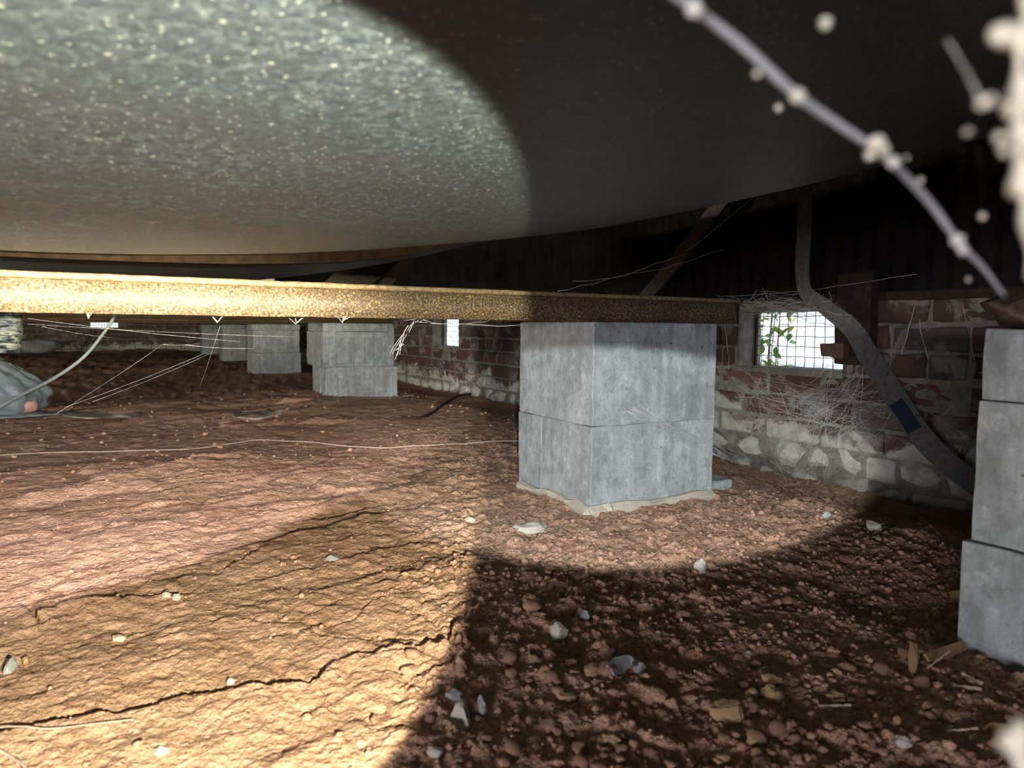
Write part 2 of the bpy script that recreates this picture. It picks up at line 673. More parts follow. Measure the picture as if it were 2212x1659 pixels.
def ribbon_obj(name, pts, widths, normal, thick, mat, parent=None):
    """flat strip through the points, its face looking along normal"""
    P = smooth_pts(pts, 6)
    n = len(P)
    nv = Vector(normal).normalized()
    V = []
    for i, p in enumerate(P):
        t = (P[min(i + 1, n - 1)] - P[max(i - 1, 0)]).normalized()
        s = t.cross(nv).normalized()
        w = widths if isinstance(widths, (int, float)) else np.interp(i / (n - 1), np.linspace(0, 1, len(widths)), widths)
        nn = s.cross(t).normalized()
        for a, b in ((-1, -1), (1, -1), (1, 1), (-1, 1)):
            V.append(p + s * (a * w / 2) + nn * (b * thick / 2))
    Fc = []
    for i in range(n - 1):
        for k in range(4):
            k2 = (k + 1) % 4
            Fc.append((i * 4 + k, i * 4 + k2, (i + 1) * 4 + k2, (i + 1) * 4 + k))
    Fc += [(3, 2, 1, 0), tuple((n - 1) * 4 + k for k in range(4))]
    return mesh_obj(name, V, Fc, mat, parent)


def slab(name, x0, x1, y0, y1, z0, z1, mat, parent=None):
    V = [(x, y, z) for x in (x0, x1) for y in (y0, y1) for z in (z0, z1)]
    Fc = [(0, 1, 3, 2), (4, 6, 7, 5), (0, 4, 5, 1), (2, 3, 7, 6), (0, 2, 6, 4), (1, 5, 7, 3)]
    return mesh_obj(name, V, Fc, mat, parent)


# ------------------------------------------------------------------ soil
WALL_X = 2.12
PIERS = [(0.934, 1.312), (1.008, 4.07), (0.99, 6.76), (1.02, 9.45), (1.0, 12.1)]
CRACK_PX = [
    [(-60, 1600), (0, 1590), (120, 1562), (240, 1545), (330, 1525), (390, 1500), (470, 1490), (560, 1483), (690, 1475), (720, 1440), (770, 1422), (860, 1412), (960, 1408), (980, 1375), (1005, 1350)],
    [(-40, 1330), (60, 1320), (75, 1345), (140, 1318), (200, 1312)],
    [(270, 1302), (320, 1297), (390, 1292)],
    [(500, 1235), (540, 1212), (560, 1200)],
    [(960, 1408), (1040, 1420), (1060, 1430)],
    [(1005, 1350), (1020, 1290), (1022, 1240), (1090, 1225)],
    [(1010, 1290), (960, 1330), (890, 1350)],
    [(1130, 1300), (1180, 1270), (1280, 1255), (1300, 1230)],
    [(1280, 1255), (1330, 1285), (1400, 1290)],
    [(860, 1455), (1000, 1458), (1080, 1462), (1240, 1455), (1290, 1400), (1320, 1370)],
]


def ground_px(px, py, z=0.0):
    v = ray(px, py)
    return CAM + v * ((z - EYE) / v.z)


CRACKS = [[ground_px(*p) for p in pl_] for pl_ in CRACK_PX]
CRACK_DEPTH = [0.022, 0.018, 0.016, 0.014, 0.010, 0.006, 0.005, 0.005, 0.005, 0.007]
RID = math.radians(18)


def ground_h(x, y):
    x = np.asarray(x, dtype=float)
    y = np.asarray(y, dtype=float)
    r = np.hypot(x, y)
    h = 0.030 * fbm(x * 0.7, y * 0.7, 3, 3)
    # trench beside the brick wall, small mounds about the piers
    h -= 0.085 * sstep(1.45, 2.0, x + 0.10 * vn(y * 1.3, x, 5)) * sstep(3.4, 2.4, y)
    h -= 0.045 * sstep(1.5, 2.0, x) * sstep(2.4, 3.4, y)
    for (px_, py_) in PIERS[:2]:
        d = np.hypot((x - px_ - 0.19) / 1.0, (y - py_ - 0.17) / 1.0)
        h += 0.018 * np.exp(-(d / 0.42) ** 2)
    h -= 0.04 * sstep(0.75, 1.2, x) * sstep(0.9, 0.55, y)
    far = sstep(1.2, 2.6, r)
    # layered, scarped crust: gently rising, then a short drop away from the lens
    c, s = math.cos(RID), math.sin(RID)
    u = x * c + y * s
    v = -x * s + y * c
    leftness = sstep(0.9, 0.25, x - 0.10 * y)
    for (fr, amp, sd, st) in ((2.1, 0.045, 21, 0.8), (5.3, 0.0150, 31, 1.1), (12.0, 0.0052, 41, 1.3), (27.0, 0.0020, 46, 1.3)):
        ph = v * fr + 1.1 * fbm(u * fr * 0.20 * st, v * fr * 0.55, sd, 4, 0.55) * 2.0
        fr_ = ph - np.floor(ph)
        saw = np.where(fr_ < 0.88, fr_ / 0.88, (1 - fr_) / 0.12)
        m = sstep(-0.12, 0.28, vn(u * fr * 0.23 + 3, v * fr * 0.5, sd + 5))
        h += amp * saw * m * (0.25 + 0.75 * leftness) * (0.10 + 0.90 * far if fr < 5 else 0.55 + 0.45 * far)
    # granular relief
    h += 0.0060 * fbm(x * 16, y * 16, 51, 5, 0.68)
    # clods: rounded lumps where the ground is loose (to the right and close by)
    loose = sstep(0.15, 0.60, x + 0.15 * vn(x * 2, y * 2, 61) - 0.22 * (y - 0.6))
    loose = np.clip(loose + sstep(0.95, 0.75, y) * sstep(0.12, 0.35, x), 0, 1) * sstep(3.2, 2.2, y)
    patch = sstep(-0.15, 0.2, fbm(x * 5, y * 5, 66, 3))
    for (fr, amp, sd, den) in ((22, 0.010, 71, 0.62), (41, 0.0065, 81, 0.5), (78, 0.0038, 85, 0.4)):
        f1, f2, idv = worley(x * fr + 1.3 * fbm(x * fr * 0.8, y * fr * 0.8, sd + 3, 2), y * fr + 1.3 * fbm(x * fr * 0.8 + 7, y * fr * 0.8, sd + 4, 2), sd)
        dome = np.sqrt(np.clip(1 - (f1 / 0.60) ** 2, 0, 1)) * (idv > den) * (idv - den + 0.12) * 1.7
        h += amp * dome * (0.10 + 0.90 * loose * (0.25 + 0.75 * patch))
    h += 0.007 * loose * fbm(x * 34, y * 34, 67, 4, 0.65)
    # dried-mud cracks before the pier
    f1, f2, idv = worley(x * 6 + 0.8 * vn(x * 11, y * 11, 93), y * 6 + 0.8 * vn(x * 11 + 5, y * 11, 94), 95)
    zone = np.exp(-(((x - 0.55) / 0.42) ** 2 + ((y - 1.02) / 0.30) ** 2))
    h -= 0.006 * zone * sstep(0.07, 0.0, f2 - f1)
    # the open cracks
    wob = 0.010 * vn(x * 40, y * 40, 97) + 0.006 * vn(x * 110, y * 110, 98)
    near = (r < 1.9)
    xn, yn, wn, hn = x[near], y[near], wob[near], h[near]
    for pl_, dep in zip(CRACKS, CRACK_DEPTH):
        dm = np.full(xn.shape, 9.0)
        sg = np.ones(xn.shape)
        for a, b in zip(pl_[:-1], pl_[1:]):
            ex, ey = b.x - a.x, b.y - a.y
            L = ex * ex + ey * ey + 1e-12
            t = np.clip(((xn - a.x) * ex + (yn - a.y) * ey) / L, 0, 1)
            dx_, dy_ = xn - a.x - t * ex, yn - a.y - t * ey
            dd = np.hypot(dx_, dy_)
            up_ = dd < dm
            dm = np.where(up_, dd, dm)
            sg = np.where(up_, np.sign(ex * dy_ - ey * dx_), sg)
        sd_ = dm * sg + wn * 0.6                       # > 0 on the far side
        k = 0.75 + 0.7 * vn(xn * 13, yn * 13, 99)
        w = 0.004 + dep * 0.15
        hn = hn - dep * k * sstep(-0.001, 0.0015, sd_) * np.exp(-np.clip(sd_, 0, 9) / (w * 1.2))
        hn = hn + 0.45 * dep * k * np.exp(-np.abs(np.minimum(sd_, 0)) / 0.035) * (sd_ <= 0) * sstep(0.12, 0.05, dm)
    h = h.copy()
    h[near] = hn
    return h


def gz(x, y):
    return float(ground_h(np.array([x]), np.array([y]))[0])


def drop(px, py):
    """the soil point seen at a pixel"""
    p = ground_px(px, py, 0.0)
    for _ in range(3):
        p = ground_px(px, py, gz(p.x, p.y))
    return p


# one soil surface; finer tessellation around the middle of the crawl space
ang_d = np.radians(np.linspace(-16, 74, 700))           # bearing from +Y, dense sector
ang_c = np.radians(np.linspace(76, 344, 140))[1:-1]
ANG = np.concatenate([ang_d, ang_c])
RAD = np.concatenate([[0.02, 0.12, 0.22, 0.32], np.geomspace(0.42, 4.2, 720), np.geomspace(4.25, 21, 100)])
AA, RR = np.meshgrid(ANG, RAD)
GX, GY = RR * np.sin(AA), RR * np.cos(AA)
GX = np.clip(GX, -8.2, 2.35)
GY = np.clip(GY, -2.7, 14.0)
GZ = ground_h(GX, GY)
floor = grid_mesh('floor', np.stack([GX, GY, GZ], axis=-1), M['soil'], wrap=True)
floor.data.flip_normals()
tag(floor, 'bare red brown soil floor of the crawl space, cracked and crusted', None, None, 'structure')

# ------------------------------------------------------------------ brick wall on the right, with its two vents
Z0 = EYE - 0.147                      # a bed joint just under the vent sill
PITCH_Z, PITCH_Y = 0.086, 0.24
V1 = (1.527, 1.99, EYE - 0.140, EYE + 0.078)
V2 = (4.68, 5.18, EYE - 0.140, EYE + 0.078)
WALL_TOP = EYE + 0.111


def in_vent(y0, y1, z0, z1):
    for (a, b, c, d) in (V1, V2):
        if y1 > a + 0.004 and y0 < b - 0.004 and z1 > c + 0.004 and z0 < d - 0.004:
            return (a, b, c, d)
    return None


ys = np.arange(-2.6, 14.0, 0.02)
ys = np.unique(np.concatenate([ys, [V1[0], V1[1], V2[0], V2[1]]]))
zs = np.unique(np.concatenate([np.arange(-0.2, WALL_TOP, 0.012), [V1[2], V1[3], WALL_TOP]]))
YY, ZZ = np.meshgrid(ys, zs)
XX = WALL_X + 0.006 + 0.012 * fbm(YY * 9, ZZ * 22, 201, 4, 0.6)
Yc, Zc = (YY[:-1, :-1] + YY[1:, 1:]) / 2, (ZZ[:-1, :-1] + ZZ[1:, 1:]) / 2
hole = np.zeros(Yc.shape, bool)
for (a, b, c, d) in (V1, V2):
    hole |= (Yc > a) & (Yc < b) & (Zc > c) & (Zc < d)
wall_r = grid_mesh('wall_right', np.stack([XX, YY, ZZ], axis=-1), M['mortar'], skip=hole)
wall_r.data.flip_normals()
tag(wall_r, 'old red brick wall with whitewashed foot and wire mesh vents', None, None, 'structure')

brick_protos = []
for k in range(5):
    bm = rough_box_bm(0.112, 0.228, 0.074, 0.006, 0.006, k + 1, 2, 12)
    me = bpy.data.meshes.new('brick')
    bm.to_mesh(me)
    bm.free()
    me.materials.append(M['brick'])
    brick_protos.append(me)
rub_protos = []
for k in range(6):
    bm = blob_bm(300 + k, 2, 0.35, 1.0, True)
    me = bpy.data.meshes.new('stone')
    bm.to_mesh(me)
    bm.free()
    me.materials.append(M['brick'])
    rub_protos.append(me)


def put_brick(me, name, parent, y0, y1, zc, zh, proud, rz=0.0):
    o = bpy.data.objects.new(name, me)
    link(o, parent)
    o.location = (WALL_X + 0.056 - proud, (y0 + y1) / 2, zc)
    o.scale = (1, (y1 - y0) / 0.228, zh / 0.074)
    o.rotation_euler = (rz, 0, 0)
    return o


far_bricks_V, far_bricks_F = [], []


def far_box(cx, cy, cz, sx, sy, sz):
    o = len(far_bricks_V)
    for a in (-1, 1):
        for b in (-1, 1):
            for c in (-1, 1):
                far_bricks_V.append((cx + a * sx / 2, cy + b * sy / 2, cz + c * sz / 2))
    for q in ((0, 1, 3, 2), (4, 6, 7, 5), (0, 4, 5, 1), (2, 3, 7, 6), (0, 2, 6, 4), (1, 5, 7, 3)):
        far_bricks_F.append(tuple(i + o for i in q))


NEAR_Y0, NEAR_Y1 = 0.30, 6.6
for ci in range(-5, 3):
    zc0 = Z0 + ci * PITCH_Z
    zc = zc0 + PITCH_Z / 2
    half = (ci % 2) * 0.12
    y = -2.6 + half
    header = ci in (-3, 0)
    while y < 13.7:
        L = PITCH_Y if not (header and random.random() < 0.6) else 0.12
        if ci <= -4:
            L = random.uniform(0.11, 0.22)
        y0, y1 = y + 0.006, y + L - 0.006
        y += L
        v = in_vent(y0, y1, zc0 + 0.01, zc0 + PITCH_Z - 0.01)
        segs = [(y0, y1)]
        if v:
            segs = []
            if y0 < v[0] - 0.03:
                segs.append((y0, v[0] - 0.004))
            if y1 > v[1] + 0.03:
                segs.append((v[1] + 0.004, y1))
        for (s0, s1) in segs:
            if s1 > NEAR_Y0 and s0 < NEAR_Y1:
                proud = random.uniform(-0.004, 0.008)
                if ci <= -4 and random.random() < 0.75:
                    # rubble foot of the wall
                    q = put_brick(random.choice(rub_protos), 'stone', wall_r, s0, s1, zc + random.uniform(-0.01, 0.01), 0.074, 0, 0)
                    L2 = (s1 - s0)
                    q.scale = (0.055 * random.uniform(0.8, 1.1), L2 * random.uniform(0.55, 0.68), 0.050 * random.uniform(0.85, 1.25))
                    q.location.x = WALL_X + random.uniform(0.012, 0.03)
                    q.rotation_euler = (random.uniform(-0.35, 0.35), random.uniform(-0.2, 0.2), random.uniform(-0.2, 0.2))
                else:
                    put_brick(random.choice(brick_protos), 'brick', wall_r, s0, s1, zc + random.uniform(-0.002, 0.002), 0.074, proud, random.uniform(-0.012, 0.012))
            else:
                far_box(WALL_X + 0.056 - random.uniform(-0.004, 0.006), (s0 + s1) / 2, zc, 0.11, s1 - s0, 0.074)
o = mesh_obj('brick_courses', far_bricks_V, far_bricks_F, M['brick'], wall_r)
tag(o, kind='stuff')

# vent reveals (plastered) and wire grilles
for vi, (a, b, c, d) in enumerate((V1, V2)):
    rv = []
    x0, x1 = WALL_X + 0.004, WALL_X + 0.125
    sill = rough_box_bm(0.14, b - a + 0.02, 0.022, 0.003, 0.006, 40 + vi, 4, 18)
    so = bm_obj('vent_sill', sill, M['mortar'], wall_r, False, ((x0 + x1) / 2 - 0.006, (a + b) / 2, c - 0.006))
    for yy in (a, b):
        jb = rough_box_bm(0.125, 0.022, d - c, 0.003, 0.005, 44 + vi, 4, 18)
        bm_obj('vent_jamb', jb, M['mortar'], wall_r, False, ((x0 + x1) / 2, yy + (0.010 if yy == b else -0.010), (c + d) / 2))
    ln = rough_box_bm(0.125, b - a + 0.06, 0.03, 0.003, 0.005, 48 + vi, 4, 18)
    bm_obj('vent_lintel', ln, M['mortar'], wall_r, False, ((x0 + x1) / 2, (a + b) / 2, d + 0.012))
    g = empty('vent_grille', (WALL_X + 0.082, (a + b) / 2, c))
    tag(g, ['galvanised square mesh vent grille beside the diagonal strap', 'galvanised mesh vent grille seen beyond the big pier, under the rusty beam'][vi], 'vent', 'wire mesh vents in the brick wall')
    cell = 0.0405
    nb = int((b - a) / cell)
    for k in range(nb + 1):
        yy = b - 0.004 - k * cell - (a + b) / 2
        if vi == 0 or k % 1 == 0:
            rr_ = random.Random(k + 90 * vi)
            pts = [(0.0015 * rr_.uniform(-1, 1), yy + 0.0015 * rr_.uniform(-1, 1), zz) for zz in np.linspace(0.0, d - c, 7)]
            v_, f_ = tube_geo(pts, 0.0016, 5)
            mesh_obj('vertical_bar', v_, f_, M['wire'], g, True)
    for k in range(6):
        zz = 0.008 + k * 0.038
        pts = [(0.002 + 0.0012 * math.sin(j * 1.7 + k), yy - (a + b) / 2, zz + 0.0012 * math.sin(j * 2.1 + k)) for j, yy in enumerate(np.linspace(a, b, 13))]
        v_, f_ = tube_geo(pts, 0.0015, 5)
        mesh_obj('horizontal_bar', v_, f_, M['wire'], g, True)
    fr = [((0, a - (a + b) / 2 + 0.006, 0), (0, a - (a + b) / 2 + 0.006, d - c)), ((0, b - (a + b) / 2 - 0.006, 0), (0, b - (a + b) / 2 - 0.006, d - c))]
    for p0, p1 in fr:
        bm = rough_box_bm(0.012, 0.012, d - c, 0.001, 0.0005, 3, 0)
        bm_obj('frame_bar', bm, M['dark_timber'], g, False, (0.008, p0[1], (d - c) / 2))

# corrugated sheet above the bricks
yy = np.arange(-2.6, 13.9, 0.0095)
prof = WALL_X + 0.055 + 0.006 * np.sin(yy * 2 * math.pi / 0.064)
zz = np.array([WALL_TOP - 0.006, WALL_TOP + 0.35, EYE + 0.80])
YY, ZZ = np.meshgrid(yy, zz)
XX = np.repeat(prof[None, :], 3, 0)
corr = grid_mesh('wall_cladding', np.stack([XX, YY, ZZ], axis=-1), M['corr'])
tag(corr, 'dark ribbed metal sheet above the brick wall', None, None, 'structure')
sill_bm = rough_box_bm(0.13, 16.4, 0.030, 0.004, 0.002, 60, 0)
trim = bm_obj('trim_1', sill_bm, M['dark_timber'], None, False, (WALL_X + 0.06, 5.6, WALL_TOP + 0.004))
tag(trim, 'dark timber plate on top of the brick wall', None, None, 'structure')

# ------------------------------------------------------------------ the other walls and the floor deck overhead
FAR_Y = 13.8
wf = empty('wall_far', (0, FAR_Y, 0))
tag(wf, 'far brick wall of the crawl space with a small vent', None, None, 'structure')
far_vent = (at_y(195, 700, FAR_Y).x, at_y(255, 700, FAR_Y).x, EYE - 0.03, EYE + 0.18)
fb = slab('mortar_panel', -8.2, far_vent[0], FAR_Y + 0.03, FAR_Y + 0.06, -0.2, EYE + 0.8, M['mortar'])
fb.parent = wf
fb.matrix_parent_inverse = Matrix.Translation((0, -FAR_Y, 0))
for (x0, x1, z0, z1) in ((far_vent[1], 2.3, -0.2, EYE + 0.8), (far_vent[0], far_vent[1], -0.2, far_vent[2]), (far_vent[0], far_vent[1], far_vent[3], EYE + 0.8)):
    q = slab('mortar_panel', x0, x1, FAR_Y + 0.03, FAR_Y + 0.06, z0, z1, M['mortar'])
    q.parent = wf
    q.matrix_parent_inverse = Matrix.Translation((0, -FAR_Y, 0))
far_bricks_V, far_bricks_F = [], []
for ci in range(-6, 9):
    zc = Z0 + (ci + 0.5) * PITCH_Z
    x = -8.2 + (ci % 2) * 0.12
    while x < 2.1:
        x0, x1 = x + 0.006, x + 0.234
        x += 0.24
        if x1 > far_vent[0] and x0 < far_vent[1] and zc + 0.03 > far_vent[2] and zc - 0.03 < far_vent[3]:
            continue
        far_box((x0 + x1) / 2, FAR_Y + 0.03 + random.uniform(-0.005, 0.005), zc, x1 - x0, 0.07, 0.074)
q = mesh_obj('brick_courses', far_bricks_V, far_bricks_F, M['brick'])
q.parent = wf
q.matrix_parent_inverse = Matrix.Translation((0, -FAR_Y, 0))
tag(q, kind='stuff')
fg = empty('vent_grille', ((far_vent[0] + far_vent[1]) / 2, FAR_Y + 0.04, far_vent[2]))
tag(fg, 'tiny bright vent grille far away at the left, under the beams', 'vent', 'wire mesh vents in the brick wall')
fw_ = far_vent[1] - far_vent[0]
for k in range(11):
    v_, f_ = tube_geo([(-fw_ / 2 + fw_ * k / 10, 0, 0), (-fw_ / 2 + fw_ * k / 10, 0, 0.21)], 0.004, 4)
    mesh_obj('vertical_bar', v_, f_, M['wire'], fg)
for k in range(6):
    v_, f_ = tube_geo([(-fw_ / 2, 0, 0.042 * k), (fw_ / 2, 0, 0.042 * k)], 0.004, 4)
    mesh_obj('horizontal_bar', v_, f_, M['wire'], fg)

for (y0, y1, z0, z1) in ((-2.7, 4.4, -0.2, EYE + 0.8), (6.6, 14.0, -0.2, EYE + 0.8), (4.4, 6.6, -0.2, 0.38), (4.4, 6.6, 0.86, EYE + 0.8)):  # gap added in the wall for the left fill light
    wl = slab('wall_left', -8.3, -8.2, y0, y1, z0, z1, M['mortar'])
    tag(wl, 'far left wall of the crawl space with an opening added for fill light', None, None, 'structure')
for (nm, x0, x1, z0, z1) in (('wall_back', -8.2, -4.2, -0.2, EYE + 0.8), ('wall_back', -2.4, 2.3, -0.2, EYE + 0.8), ('wall_back', -4.2, -2.4, EYE + 0.4, EYE + 0.8)):  # gap added behind the camera for the back fill light
    q = slab(nm, x0, x1, -2.7, -2.6, z0, z1, M['mortar'])
    tag(q, 'wall behind the camera with an opening added for fill light', None, None, 'structure')
ceil = slab('ceiling', -8.2, 2.4, -2.7, 14.0, EYE + 0.74, EYE + 0.80, M['deck'])
tag(ceil, 'underside of the timber floor deck above the crawl space', None, None, 'structure')

# ------------------------------------------------------------------ concrete block piers
block_cache = {}


def block_mesh(sx, sy, sz, seed, jit=0.0022):
    key = (round(sx, 3), round(sy, 3), round(sz, 3), seed)
    if key not in block_cache:
        bm = rough_box_bm(sx, sy, sz, 0.0016, jit, seed, 6, 17)
        me = bpy.data.meshes.new('block')
        bm.to_mesh(me)
        bm.free()
        me.materials.append(M['concrete'])
        block_cache[key] = me
    return block_cache[key]


def add_block(parent, x0, x1, y0, y1, z0, z1, seed, name='block', jit=0.0022):
    o = bpy.data.objects.new(name, block_mesh(x1 - x0, y1 - y0, z1 - z0, seed, jit))
    link(o, parent)
    o.location = ((x0 + x1) / 2, (y0 + y1) / 2, (z0 + z1) / 2)
    return o


BEAM_Z0, BEAM_Z1 = EYE + 0.020, EYE + 0.084
# big pier in the middle: three courses of two blocks
p1x, p1y = PIERS[0]
pier = empty('block_pier', (p1x, p1y, 0))
tag(pier, 'big grey concrete block pier in the middle, carrying the rusty beam end', 'pier', 'concrete block piers')
w, dp = 0.385, 0.345
zb = EYE - 0.225
add_block(pier, 0, w, 0, 0.222, -0.08, zb - 0.0002, 1)
add_block(pier, -0.001, w - 0.004, 0.224, dp, -0.08, zb - 0.001, 2)
add_block(pier, 0.001, w + 0.001, 0.0005, dp, zb + 0.0002, BEAM_Z0 - 0.001, 3)
# mortar fillet round its foot
for k, (x0, x1, y0, y1) in enumerate(((-0.012, 0.39, -0.016, 0.06), (-0.016, 0.06, -0.014, 0.33))):
    bm = rough_box_bm(x1 - x0, y1 - y0, 0.10, 0.008, 0.011, 70 + k, 6, 30)
    bm_obj('mortar_fillet', bm, M['sheet'], pier, False, ((x0 + x1) / 2, (y0 + y1) / 2, -0.022))
# footing pad showing at its right
ft = rough_box_bm(0.20, 0.30, 0.05, 0.005, 0.005, 75, 4, 14)
bm_obj('footing', ft, M['concrete'], pier, False, (w + 0.03, 0.20, 0.008))

# near pier on the right edge
np_ = empty('block_pier', (1.035, 0.155, 0))
tag(np_, 'close grey concrete block pier cut off by the right edge', 'pier', 'concrete block piers')
zs_ = [-0.10, EYE - 0.292, EYE - 0.092, EYE + 0.006]
add_block(np_, -0.004, 0.39, 0, 0.385, zs_[0], zs_[1] - 0.002, 11)
add_block(np_, 0.004, 0.39, 0, 0.378, zs_[1], zs_[2] - 0.002, 12)
add_block(np_, 0.000, 0.39, 0, 0.374, zs_[2], zs_[3], 13, 'cap_block')
lump = blob_bm(401, 3, 0.35, 0.75, True)
bmesh.ops.scale(lump, vec=(0.10, 0.11, 0.042), verts=lump.verts)
lo = bm_obj('brick_bat', lump, M['brick'], None, True, (1.115, 0.455, EYE + 0.034))
tag(lo, 'broken reddish brick lump on top of the close right pier', 'brick')

# second pier, wider on top than at the foot
p2 = empty('block_pier', (PIERS[1][0], PIERS[1][1], 0))
tag(p2, 'pale stepped concrete block pier left of the small vent, second from front', 'pier', 'concrete block piers')
zz0, zz1 = EYE - 0.232, EYE - 0.020
add_block(p2, 0.0, 0.425, 0, 0.39, -0.08, zz0, 21)
add_block(p2, -0.03, 0.40, -0.012, 0.40, zz0 + 0.002, zz1 - 0.002, 22)
add_block(p2, -0.025, 0.395, 0.0, 0.39, zz1, EYE + 0.028, 23, 'cap_block')
for (a0, a1, b0, b1) in ((0.005, 0.045, zz0 + 0.01, EYE + 0.02), (0.155, 0.215, zz0 + 0.01, EYE - 0.05), (0.36, 0.398, zz0 + 0.01, EYE + 0.02), (0.046, 0.36, EYE - 0.06, EYE - 0.025), (0.046, 0.36, zz0 + 0.004, zz0 + 0.022)):
    bm = rough_box_bm(a1 - a0, 0.012, b1 - b0, 0.002, 0.003, int(a0 * 100) + 5, 3, 20)
    bm_obj('mortar_band', bm, M['concrete'], p2, False, ((a0 + a1) / 2, -0.014, (b0 + b1) / 2))
for (a0, a1) in ((0.02, 0.12), (0.16, 0.21)):
    bm = rough_box_bm(0.012, a1 - a0, 0.30, 0.003, 0.003, int(a0 * 100) + 9, 3, 20)
    bm_obj('mortar_band', bm, M['concrete'], p2, False, (-0.004, (a0 + a1) / 2, 0.05))
bm = rough_box_bm(0.16, 0.24, 0.04, 0.004, 0.004, 78, 4, 14)
bm_obj('footing', bm, M['concrete'], p2, False, (0.47, 0.16, 0.0))
# the piers behind
for k, lab in ((2, 'dim grey concrete pier third from front, beside a black gap'), (3, 'narrow shaded concrete pier fourth from front'), (4, 'faint far concrete pier fifth from front')):
    q = empty('block_pier', (PIERS[k][0], PIERS[k][1], 0))
    tag(q, lab, 'pier', 'concrete block piers')
    add_block(q, 0, 0.43, 0, 0.39, -0.08, EYE - 0.24, 31)
    add_block(q, 0.005, 0.42, 0.004, 0.39, EYE - 0.238, EYE - 0.03, 32)
    add_block(q, -0.005, 0.425, 0.0, 0.39, EYE - 0.028, EYE + 0.028, 33, 'cap_block')

# ------------------------------------------------------------------ steel bearers
def beam_section(y0, z0, z1):
    # channel: flat web towards the lens, small rolled lip along the top edge
    return [(y0, z0), (y0, z1 - 0.0125), (y0 + 0.006, z1 - 0.0115), (y0 + 0.006, z1), (y0 + 0.05, z1), (y0 + 0.05, z0)]


def make_beam(name, x0, x1, y0, z0, z1, mat, step=0.02, sec=None, parent=None):
    sec = sec or beam_section(y0, z0, z1)
    xs = np.arange(x0, x1 + 1e-6, step)
    V = np.zeros((len(xs), len(sec), 3))
    for j, (yy_, zz_) in enumerate(sec):
        V[:, j, 0] = xs
        V[:, j, 1] = yy_ + 0.0012 * fbm(xs * 30, np.full(xs.shape, j * 3.1), 400 + j, 3)
        V[:, j, 2] = zz_ + 0.0014 * fbm(xs * 40, np.full(xs.shape, j * 2.3), 420 + j, 3)
    o = grid_mesh(name, V, mat, parent, smooth=False, wrap=True)
    bm = bmesh.new()
    bm.from_mesh(o.data)
    bmesh.ops.holes_fill(bm, edges=[e for e in bm.edges if e.is_boundary], sides=0)
    bmesh.ops.recalc_face_normals(bm, faces=bm.faces)
    bm.to_mesh(o.data)
    bm.free()
    return o


b1 = make_beam('steel_bearer', -3.4, 1.425, 1.33, BEAM_Z0, BEAM_Z1, M['rust'], 0.015)
tag(b1, 'rusty steel bearer crossing the picture on the big pier', 'beam', 'steel floor bearers')
zt = BEAM_Z1
lip = make_beam('top_lip', -3.4, 1.425, 0, 0, 0, M['lip'], 0.015, [(1.331, zt - 0.0105), (1.320, zt - 0.009), (1.317, zt - 0.005), (1.319, zt - 0.001), (1.326, zt + 0.0008), (1.3365, zt + 0.0006), (1.3365, zt - 0.0105)], b1)
lip['label'] = 'rounded dusty lip along the top of the beam'
b2 = make_beam('steel_bearer', -7.5, 1.45, 4.22, EYE + 0.030, EYE + 0.10, M['brown_steel'], 0.05)
tag(b2, 'brown steel bearer behind the rusty one, on the stepped pier', 'beam', 'steel floor bearers')
b3 = make_beam('steel_bearer', -7.5, 1.45, 6.92, EYE + 0.030, EYE + 0.10, M['brown_steel'], 0.05)
tag(b3, 'dim steel bearer farther back, on the third pier', 'beam', 'steel floor bearers')

# ------------------------------------------------------------------ sagging membrane
def trough(X):
    t = (X + 0.2)
    return 0.098 * t * t / (1 + 0.02 * t * t)


xs = np.linspace(-2.7, 2.06, 420)
ysm = np.linspace(-2.5, 1.24, 330)
XX, YY = np.meshgrid(xs, ysm)
ZZ = EYE + 0.106 + trough(XX) + 0.085 * np.clip(1.16 - YY, 0, 9) ** 1.8 / (1 + 0.3 * np.clip(1.16 - YY, 0, 9)) + 0.25 * np.clip(YY - 1.19, 0, 1) ** 1.2
ZZ += 0.008 * fbm(XX * 1.6, YY * 2.2, 500, 3) + 0.0008 * fbm(XX * 14 + YY * 9, YY * 40 - XX * 10, 520, 3)
ZZ = np.minimum(ZZ, EYE + 0.735)
mem = grid_mesh('floor_membrane', np.stack([XX, YY, ZZ], axis=-1), M['membrane'])
sm = mem.modifiers.new('thickness', 'SOLIDIFY')
sm.thickness = 0.002
tag(mem, 'big sagging dark membrane overhead, speckled with dust', 'membrane', 'sagging floor membranes')
xs = np.linspace(-6.0, 1.55, 260)
ysm = np.linspace(1.47, 3.05, 90)
XX, YY = np.meshgrid(xs, ysm)
ZZ = EYE + 0.150 + trough(XX) * np.where(XX < -0.2, 0.25, 1.0) + 0.03 * (YY - 3.05) ** 2 + 0.006 * fbm(XX * 2, YY * 3, 540, 3)
ZZ = np.minimum(ZZ, EYE + 0.735)
mem2 = grid_mesh('floor_membrane', np.stack([XX, YY, ZZ], axis=-1), M['membrane'])
sm = mem2.modifiers.new('thickness', 'SOLIDIFY')
sm.thickness = 0.002
tag(mem2, 'second dark membrane, a thin strip seen behind the brown batten', 'membrane', 'sagging floor membranes')

